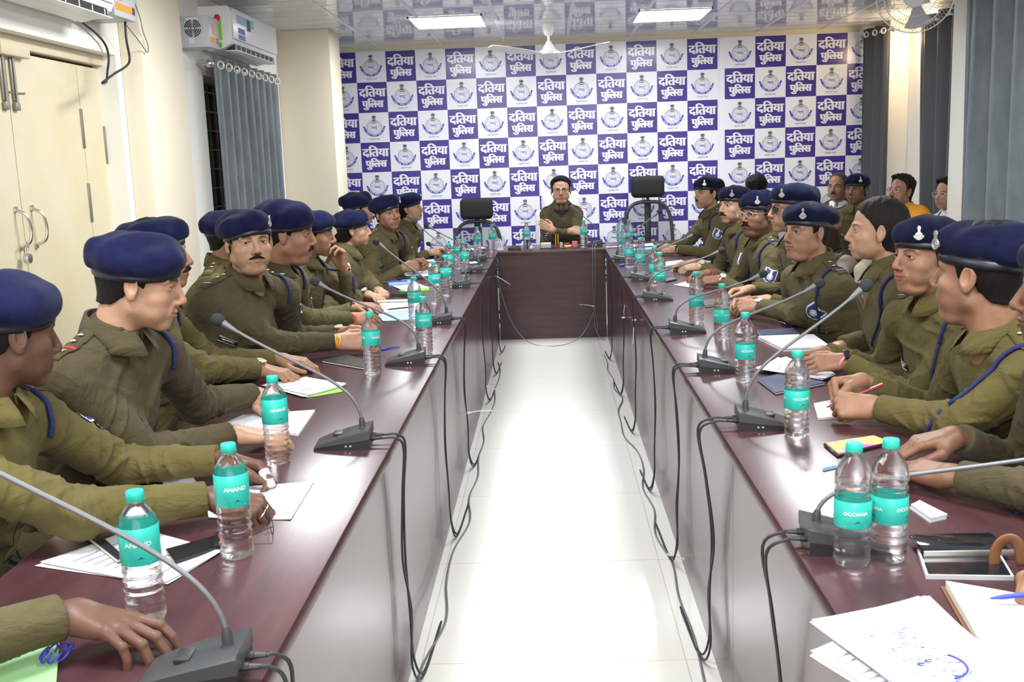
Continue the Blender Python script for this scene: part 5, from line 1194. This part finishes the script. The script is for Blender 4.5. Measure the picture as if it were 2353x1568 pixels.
flat('notebook','dark notebook leaning across the sheets beside the nearest bottle','notebook','black',0.754,0.01,[(-1.018, 2.079), (-1.002, 2.097), (-0.852, 1.915), (-0.858, 1.897)])
flat('paper_sheet','small white sheet under the near forearms beside the ringed hand','paper','paper',0.7505,0.002,[(-0.98, 2.454), (-0.924, 2.504), (-0.839, 2.351), (-0.889, 2.291)])
flat('paper_sheet','white sheet under the hand with silver rings','paper','paper',0.7505,0.002,[(-0.843, 2.368), (-0.589, 2.414), (-0.579, 2.14), (-0.766, 2.163)])
flat('spiral_pad','white spiral pad under the hands of the officer with the black name plate','notepad','paper',0.7505,0.006,[(-0.992, 2.991), (-0.964, 3.112), (-0.749, 3.157), (-0.731, 2.832)])
flat('paper_sheet','white papers with a pale green sheet below, beside the watch hand','paper','paper',0.7525,0.003,[(-1.029, 3.549), (-0.901, 3.658), (-0.723, 3.517), (-0.824, 3.34)])
flat('paper_sheet','pale green sheet below the papers beside the watch hand','paper','lime',0.7505,0.002,[(-0.89, 3.545), (-0.795, 3.605), (-0.703, 3.431), (-0.82, 3.34)])
flat('notebook','black notebook with pale pages before the officer with a red thread','notebook','black',0.7505,0.01,[(-0.906, 3.964), (-0.821, 4.07), (-0.734, 3.956), (-0.705, 3.789)])
flat('paper_sheet','blue printed leaflet on the left table beside the second bottle pair','paper','lblue',0.7505,0.002,[(-0.893, 5.244), (-0.702, 5.36), (-0.644, 5.033), (-0.827, 4.999)])
flat('paper_sheet','white sheets with a black pen above the blue leaflet','paper','paper',0.7505,0.003,[(-0.947, 5.64), (-0.752, 5.667), (-0.689, 5.351), (-0.869, 5.263)])
flat('notebook','closed white notebook carrying a black smartphone','notebook','paperc',0.7505,0.009,[(-1.005, 5.94), (-0.789, 5.968), (-0.738, 5.655), (-0.966, 5.671)])
flat('smartphone','black smartphone lying on the closed white notebook','phone','screen',0.76,0.008,[(-0.988, 5.929), (-0.816, 5.927), (-0.788, 5.748), (-0.959, 5.751)])
flat('file_folder','bright lime green folder on the left table','folder','lime',0.7505,0.004,[(-0.924, 6.203), (-0.805, 6.528), (-0.696, 6.232), (-0.853, 6.042)])
flat('paper_sheet','white sheet with an emblem lying on the lime green folder','paper','paper',0.755,0.002,[(-0.997, 6.465), (-0.845, 6.565), (-0.75, 6.29), (-0.869, 6.087)])
flat('file_folder','pale blue plastic folder beyond the lime green folder','folder','lblue',0.7505,0.004,[(-1.071, 6.694), (-0.93, 6.856), (-0.854, 6.588), (-1.025, 6.47)])
flat('smartphone','dark smartphone before the clasped hands in the left row','phone','screen',0.7505,0.008,[(-1.034, 6.953), (-0.88, 6.989), (-0.839, 6.821), (-1.015, 6.818)])
flat('paper_sheet','white sheet next to the dark smartphone in the left row','paper','paper',0.7505,0.002,[(-1.04, 7.228), (-0.874, 7.381), (-0.792, 6.992), (-0.978, 6.991)])
flat('paper_sheet','printed white form far down the left table','paper','paper',0.7505,0.002,[(-1.025, 7.835), (-0.89, 7.96), (-0.837, 7.646), (-0.981, 7.565)])
flat('paper_sheet','white papers under a black smartphone far down the left table','paper','paper',0.7505,0.003,[(-0.986, 8.156), (-0.809, 8.548), (-0.685, 7.986), (-0.939, 7.864)])
flat('smartphone','black smartphone on white papers far down the left table','phone','screen',0.754,0.008,[(-0.925, 8.228), (-0.854, 8.278), (-0.825, 8.049), (-0.901, 8.003)])
flat('paper_sheet','white sheets beside the sixth microphone base on the left table','paper','paper',0.7505,0.003,[(-0.709, 7.993), (-0.645, 8.26), (-0.548, 7.738), (-0.614, 7.63)])
flat('paper_sheet','white papers at the far left corner of the head table','paper','paper',0.7505,0.004,[(-0.871, 9.018), (-0.607, 9.327), (-0.564, 9.124), (-0.793, 8.775)])
flat('paper_sheet','large white sheet with blue handwriting overhanging the right table edge','paper','paper',0.7585,0.003,[(0.399, 1.593), (0.613, 1.681), (0.64, 1.288), (0.49, 1.25)],ink=1)
flat('paper_sheet','lower white sheet sticking out beneath the handwritten sheet','paper','paper',0.7505,0.004,[(0.374, 1.483), (0.48, 1.568), (0.531, 1.326), (0.46, 1.305)])
flat('tablet','grey tablet case with a raised dark screen on the right table','tablet','greybox',0.7505,0.008,[(0.667, 1.881), (0.813, 1.881), (0.786, 1.744), (0.64, 1.758)])
flat('smartphone','smartphone with a glowing orange and pink screen under a hand','phone','black',0.7505,0.009,[(0.682, 2.617), (0.831, 2.68), (0.855, 2.614), (0.689, 2.509)],scr=1)
flat('pen','light blue pen beside the glowing smartphone','pen','lblue',0.7505,0.007,[(0.628, 2.42), (0.664, 2.439), (0.662, 2.425), (0.625, 2.403)])
flat('file_folder','teal folder under the sleeves at the right','folder','lblue',0.7505,0.004,[(0.856, 2.366), (0.96, 2.417), (0.969, 2.291), (0.849, 2.253)])
flat('card_case','grey card case with a blue corner on the right table','case','greybox',0.7505,0.01,[(0.735, 2.125), (0.762, 2.151), (0.787, 2.059), (0.745, 2.038)])
flat('notebook','pale notebook under the fists holding the maroon pen','notebook','paperc',0.7505,0.006,[(0.768, 3.072), (0.971, 3.227), (0.913, 2.87), (0.737, 2.864)])
flat('notebook','navy notebook beneath loose white papers, right table','notebook','navy',0.7505,0.009,[(0.67, 3.431), (0.785, 3.546), (0.874, 3.322), (0.686, 3.156)])
flat('paper_sheet','loose white papers on the navy notebook, right table','paper','paper',0.76,0.004,[(0.694, 3.575), (0.83, 3.826), (0.934, 3.416), (0.869, 3.302)])
flat('paper_stack','stack of white paper beyond the loose papers on the right table','paper','paper',0.7505,0.014,[(0.828, 4.209), (1.049, 4.213), (1.046, 3.934), (0.868, 3.925)])
flat('folio','navy folio case before the bareheaded woman officer','folder','navy',0.7505,0.012,[(0.853, 4.37), (1.009, 4.388), (1.007, 4.254), (0.845, 4.239)])
flat('notebook','black folder with gold edge before the officer with the steel watch','notebook','black',0.7505,0.01,[(0.763, 5.343), (0.904, 5.447), (0.949, 5.267), (0.752, 5.12)])
flat('paper_sheet','white sheet before the officer with round glasses','paper','paper',0.7505,0.002,[(0.707, 6.083), (0.828, 6.388), (0.927, 6.134), (0.81, 5.791)])
flat('smartphone','black smartphone beside the third farthest bottle on the right table','phone','screen',0.7505,0.008,[(0.689, 6.373), (0.751, 6.452), (0.758, 6.331), (0.677, 6.215)])
flat('paper_stack','stack of white papers before the officer with an orange thread','paper','paper',0.7505,0.014,[(0.763, 7.33), (0.916, 7.538), (0.935, 7.211), (0.754, 6.917)])
flat('file_folder','blue folder stack before the farthest right officer','folder','lblue',0.7505,0.022,[(0.656, 8.524), (0.844, 8.713), (0.822, 8.213), (0.633, 7.974)])
flat('paper_sheet','pale green-white sheets on the blue folder stack','paper','paper',0.773,0.006,[(0.67, 8.793), (0.852, 8.952), (0.833, 8.462), (0.654, 8.322)])
flat('cap','light blue pen cap lying near the farthest right microphone','pen cap','blue',0.7505,0.008,[(0.477, 7.327), (0.511, 7.379), (0.503, 7.258), (0.469, 7.208)])
flat('paper_sheet',"white papers beside the chief officer's microphone",'paper','paper',0.7505,0.006,[(0.46, 8.86), (0.62, 8.90), (0.60, 8.80), (0.47, 8.76)])

# the open brown notebook and the raised tablet at the lower right
T=thing('notebook','open brown leather notebook with blank cream pages at the lower right corner','notebook',(.70,1.56,.7505)); 
def Lp(u,v,z): # u across the spine, v along
    a=V(.607,1.37);b=V(.655,1.715);c2=V(.895,1.60); p=a+(b-a)*v+V(.19,-.11)*u; return (p[0]-.70,p[1]-1.56,z)
g=G(); g.slab([[Lp(u,v,0) for v in (-.01,.5,1.01)] for u in (-.02,.5,1,1.5,2.02)],.003); obj('cover',g,M['brown'],T)
g=G()
for s0 in (0,1):
    P=[[Lp(s0+u,v,.017-.011*(abs((u if s0==0 else 1-u))**5)) for v in np.linspace(.01,.99,5)] for u in np.linspace(.01,.985,12)]
    B=[[Lp(s0+u,v,.0035) for v in np.linspace(.01,.99,5)] for u in np.linspace(.01,.985,12)]
    P_=np.array(P);B_=np.array(B); g.grid(P_); 
    for e in (0,-1):
        g.grid(np.stack([B_[e],P_[e]])); g.grid(np.stack([B_[:,e],P_[:,e]]))
obj('pages',g,M['paperc'],T)
T=thing('tablet_stand','dark tablet screen raised on the grey case at the right','tablet',(.745,1.885,.760))
obj('screen_glass',G().box((-.078,-.045,0),(.078,.045,.010),bev=.004),M['screen'],T); obj('frame',G().box((-.081,-.048,-.001),(.081,-.045,.0105),bev=.001),M['silver'],T)
g=G(); P=smooth([(.775,1.80,.753),(.778,1.802,.785),(.793,1.80,.805),(.812,1.795,.80),(.822,1.79,.758)],6)
g.tube(P,.010,8,sx=.25); tag(obj('leather_strap',g,M['brown'],sharp=None),'brown leather strap loop standing by the tablet, near the pen hand','strap')
def pen(p,q,label,mt,m2='silver',r=.0042):
    p=V(p);q=V(q);d=nrm(q-p); T=thing('pen',label,'pen',tuple(p)); 
    obj('barrel',G().tube([p-p,d*.02,(q-p)-d*.03,(q-p)],[r*.35,r,r,r*.95],10),M[mt],T); obj('clip',G().tube([(q-p)-d*.04+V(0,0,r+.001),(q-p)-d*.002+V(0,0,r+.001)],.0011,6),M[m2],T)
    return T
pen((.690,1.612,.778),(.86,1.60,.800),'navy pen on the open notebook under the curled hand','blue')
pen((-1.08,6.62,.762),(-.93,6.66,.762),'dark blue pen lying on the pale blue plastic folder','blue')
pen((-.86,5.33,.762),(-.71,5.42,.762),'black pen lying on the sheets above the blue leaflet','black')
pen((.84,3.62,.775),(1.00,3.52,.815),'light blue pen held by the woman with the pink band','lblue')
pen((.755,2.87,.79),(.92,2.905,.842),'maroon pen held in the fists of the officer looking away','maroon')
pen((.775,8.06,.79),(.86,7.93,.845),'grey pen in the hand of the farthest right officer','grey')
# folded reading glasses
g=G()
for sx in (-1,1): g.tube([(sx*.030+.024*math.cos(t),0,.018+.018*math.sin(t)) for t in np.linspace(0,2*PI,21)],.001,6,cap=False); g.tube([(sx*.054,0,.022),(sx*.052,.05,.012),(sx*.02,.10+.01*sx,.003)],.0012,6)
T=thing('reading_glasses','thin rimmed reading glasses beside the hand with silver rings','glasses',(-.612,2.09,.7505),2.0); obj('frame',g,M['inkk'],T,sharp=None)
# blue coil
g=G().tube([(.02*math.cos(t*.7)+.006*math.cos(t*6),.02*math.sin(t*.7)+.006*math.sin(t*6),.008+.006*math.sin(t*6+1)) for t in np.linspace(0,9,140)],.0018,5)
o=obj('coiled_cord',g,M['blue'],None,(-.79,1.50,.759),sharp=None); tag(o,'small coiled blue cord on the green folder','cord')
g=G().tube([(0,0,.004),(.035,.006,.005),(.06,0,.004)],[.004,.003,.002],6); g.lathe([(.006,0),(.013,0),(.013,.004),(.006,.004)],12,0,None,(-.012,0,.002)); tag(obj('vehicle_key',g,M['blue'],None,(-.69,4.215,.7505),(0,0,.5)),'small blue key beside the hand with yellow threads','key')
# white bandage and rings on the near hands
p2=PEOPLE['L2']
def hand_pt(pp,side,l):
    w,dv,_,rl=pp['W'][side]; Y=nrm(dv); Z=V(0,0,1)-Y*Y[2]; Z=nrm(Z); X=np.cross(Y,Z); rr=math.radians(rl)*(1 if side=='R' else -1); Z2=Z*math.cos(rr)+X*math.sin(rr); X2=np.cross(Y,Z2); l=V(l); 
    if side=='L': l=l*V(-1,1,1)
    return w+np.stack([X2,Y,Z2],1)@l
a=hand_pt(p2,'L',(-.029,.105,-.014)); b=hand_pt(p2,'L',(-.031,.137,-.048))
g=G().tube([a-p2['root'],(a+b)/2-p2['root'],b-p2['root']],[.0125,.0128,.0115],14); obj('finger_bandage',g,M['paper'],p2['T'],sharp=None)
for fx,fy,fz in ((-.0095,.106,-.012),(.0105,.104,-.013)):
    c=hand_pt(p2,'R',(fx,fy,fz)); d=nrm(hand_pt(p2,'R',(fx,fy+.009,fz-.006))-c); u=nrm(np.cross(d,V(0,0,1))); w=np.cross(d,u)
    g=G().tube([c-p2['root']+.0102*(math.cos(t)*u+math.sin(t)*w) for t in np.linspace(0,2*PI,17)],.0018,6,cap=False); obj('finger_ring',g,M['silver'],p2['T'],sharp=None)
p6=PEOPLE['R6']
c=p6['hp']+p6['H']@V(-.082,-.004,-.040)*p6['s']; g=G().tube([c-p6['root']+V(0,.006*math.cos(t),-.006+.007*math.sin(t)) for t in np.linspace(0,2*PI,17)],.0014,6,cap=False); obj('earring',g,M['gold'],p6['T'],sharp=None)
# ------------------------------------------------------------ head table items
T=thing('desk_organizer','clear desk tray with pens, stamp pad and small blocks before the chief officer','desk organizer',(.075,8.89,.75))
obj('tray',G().box((-.17,-.05,0),(.17,.06,.006),bev=.002).box((-.17,-.053,0),(.17,-.049,.022),bev=.001),M['bottle'],T)
for i,x in enumerate((-.035,-.015)):
    g=G(); g.lathe([(.001,0),(.010,0),(.010,.03),(.006,.035),(.001,.035)],12,0,None,(x,0,.006)); obj('pen_socket',g,M['maroon'],T); obj('pen',G().tube([(x,0,.035),(x+.002,0,.125)],[.004,.003],8),M['yellow'],T)
obj('note_block',G().box((-.16,-.03,.008),(-.075,.05,.05),bev=.004),M['paper'],T)
obj('stamp_pad',G().box((.035,-.02,.03),(.085,.03,.045),bev=.002),M['maroon'],T); obj('stamp_box',G().box((.035,-.035,.006),(.10,.0,.028),bev=.002),M['gold'],T)
obj('glass_block',G().box((.0,-.02,.006),(.025,.02,.05),bev=.004),M['greybox'],T); obj('pin_holder',G().lathe([(.001,0),(.022,0),(.024,.05),(.001,.05)],18,0,None,(.128,0,.006)),M['pink'],T)
tag(obj('crumpled_tissue',G().add(*[(lambda v,f:(v*(1+.15*np.sin(v@V(200,170,90)))[:,None],f))(*uvsphere((0,0,.016),.017)[:2])][0]),M['paper'],None,(-.165,8.83,.7505),sharp=None),'crumpled white tissue left of the desk tray on the head table','tissue')
g=G().box((-.055,-.04,0),(.055,.04,.030),bev=.002); T=thing('wooden_box','dark wooden box with a phone on top at the left of the head table','box',(-.31,8.86,.75)); obj('case',g,M['wood'],T); obj('lid_panel',G().box((-.03,-.03,.030),(.05,.03,.036),bev=.003),M['screen'],T)
T=thing('card_holder','white tabletop card holder with tissues at the left corner of the head table','card holder',(-.435,8.90,.75)); obj('panel',G().box((-.028,-.010,0),(.028,.010,.075),bev=.002).box((-.028,-.03,0),(.028,.03,.006)),M['paper'],T); obj('tissue_tuft',G().tube([(-.012,0,.07),(-.004,0,.098),(.004,.002,.088),(.012,0,.06)],[.006,.004,.006,.008],7),M['paper'],T)
for x,lab in ((-.204,'left'),(.30,'right')):
    g=G(); g.lathe([(.001,0),(.045,0),(.045,.004),(.001,.004)],20,0,None,(0,.055,0)); g.tube([(0,.055,.004),(0,.055,.075)],.004,8); g.box((-.05,.02,.075),(.05,.085,.080),bev=.002); tag(obj('display_stand',g,M['grey'],None,(x,8.93,.7505)),'small dark display stand behind the %s water bottle on the head table'%lab,'stand')
# ------------------------------------------------------------ chairs
def chair_base(T,R=.30):
    g=G()
    for k in range(5):
        a=2*PI*k/5+.3; g.tube([(0,0,.09),(R*math.cos(a),R*math.sin(a),.06)],[.022,.014],8)
    obj('star_base',g,M['black'],T)
    for k in range(5):
        a=2*PI*k/5+.3; g=G().lathe([(.001,-.012),(.028,-.012),(.028,.012),(.001,.012)],14,0,Matrix.Translation((R*math.cos(a),R*math.sin(a),.028))@Matrix.Rotation(a,4,'Z')@Matrix.Rotation(PI/2,4,'X')); obj('caster',g,M['black'],T)
    obj('gas_column',G().tube([(0,0,.08),(0,0,.40)],.024,12),M['grey'],T)
mm=mat('mesh_fabric',(.03,.032,.036),.8); trn=nd(mm,'ShaderNodeBsdfTransparent'); mxs=nd(mm,'ShaderNodeMixShader',Fac=.52); outn=[n for n in mm.node_tree.nodes if n.type=='OUTPUT_MATERIAL'][0]
lk(mm,bsdf(mm).outputs[0],mxs.inputs[1]); lk(mm,trn.outputs[0],mxs.inputs[2]); lk(mm,mxs.outputs[0],outn.inputs[0])
def mesh_chair(x,y,dz,hr,label,rz=0):
    T=thing('mesh_office_chair',label,'chair',(x,y,0),rz,None); chair_base(T)
    obj('seat',G().box((-.25,-.25,.40+dz*.5),(.25,.24,.48+dz*.5),bev=.035,seg=3),M['blackm'],T)
    z0=.50+dz; z1=1.075+dz; outl=[]
    for t in np.linspace(0,2*PI,49):
        cx=math.copysign(abs(math.cos(t))**.55,math.cos(t)); cz=math.copysign(abs(math.sin(t))**.6,math.sin(t)); w=.225*(1-.10*cz); outl.append((w*cx,.02-.05*(cz*.5+.5)*0,(z0+z1)/2+(z1-z0)/2*cz))
    obj('back_frame',G().tube(outl,.017,10,cap=False),M['grey'],T,sharp=None)
    P=[[(q[0]*k,q[1]+.02*(1-k),(z0+z1)/2+(q[2]-(z0+z1)/2)*k) for k in (.03,.35,.7,1)] for q in outl]; obj('mesh_back',G().grid(P),mm,T,sharp=None)
    obj('spine',G().box((-.03,.03,z0-.08),(.03,.055,z1+.02),bev=.01).box((-.014,.025,z1-.02),(.014,.045,hr),bev=.004),M['black'],T)
    obj('headrest',G().box((-.155,-.035,hr),(.155,.055,hr+.20),bev=.044,seg=5),M['blackm'],T)
    for s in (-1,1): obj('armrest',G().tube(smooth([(s*.25,.1,.46+dz*.5),(s*.29,.08,.60+dz*.5),(s*.29,-.14,.63+dz*.5)],4),.018,8),M['black'],T)
mesh_chair(-.69,9.86,-.13,.965,'empty black mesh chair with low headrest, left of the chief officer'); mesh_chair(.915,9.86,0,1.115,'empty black mesh chair with tall headrest, right of the chief officer')
T=thing('executive_chair','white padded executive chair behind the chief officer','chair',(.105,9.98,0)); chair_base(T)
obj('seat',G().box((-.26,-.26,.38),(.26,.16,.48),bev=.04,seg=3),M['white'],T); obj('backrest',G().box((-.25,.12,.45),(.25,.22,1.02),bev=.05,seg=4),M['white'],T); obj('head_cushion',G().box((-.185,.09,.98),(.185,.21,1.19),bev=.055,seg=4),M['white'],T)
for s in (-1,1): obj('armrest',G().box((s*.27-.03,-.2,.62),(s*.27+.03,.12,.66),bev=.015).tube([(s*.27,-.05,.42),(s*.27,-.05,.63)],.018,8),M['white'],T)
def visitor(first,p,label):
    if first: return dup(first,tuple([p['root'][0],p['root'][1],0]),math.atan2(p['tf'][1],p['tf'][0])-PI/2,label,'black padded chairs under the seated people')
    T=thing('padded_chair',label,'chair',tuple(p['root']),math.atan2(p['tf'][1],p['tf'][0])-PI/2,'black padded chairs under the seated people')
    obj('seat',G().box((-.23,-.20,.37),(.23,.22,.445),bev=.03),M['blackm'],T); obj('backrest',G().box((-.20,-.262,.52),(.20,-.215,.76),bev=.02),M['blackm'],T)
    for sx in (-1,1):
        for sy in (-1,1): obj('leg',G().tube([(sx*.20,sy*.19,0),(sx*.20,sy*.18,.38)],.012,8),M['black'],T)
        obj('back_post',G().tube([(sx*.18,-.19,.40),(sx*.18,-.235,.60)],.012,8),M['black'],T); obj('armrest',G().tube(smooth([(sx*.245,.12,.40),(sx*.255,.13,.62),(sx*.255,-.20,.64)],4),.014,8),M['black'],T)
    return T
first=None
for k,p in PEOPLE.items():
    if k=='C': continue
    q=visitor(first,p,'black padded chair under a seated person, mostly hidden by the person and the table')
    first=first or q
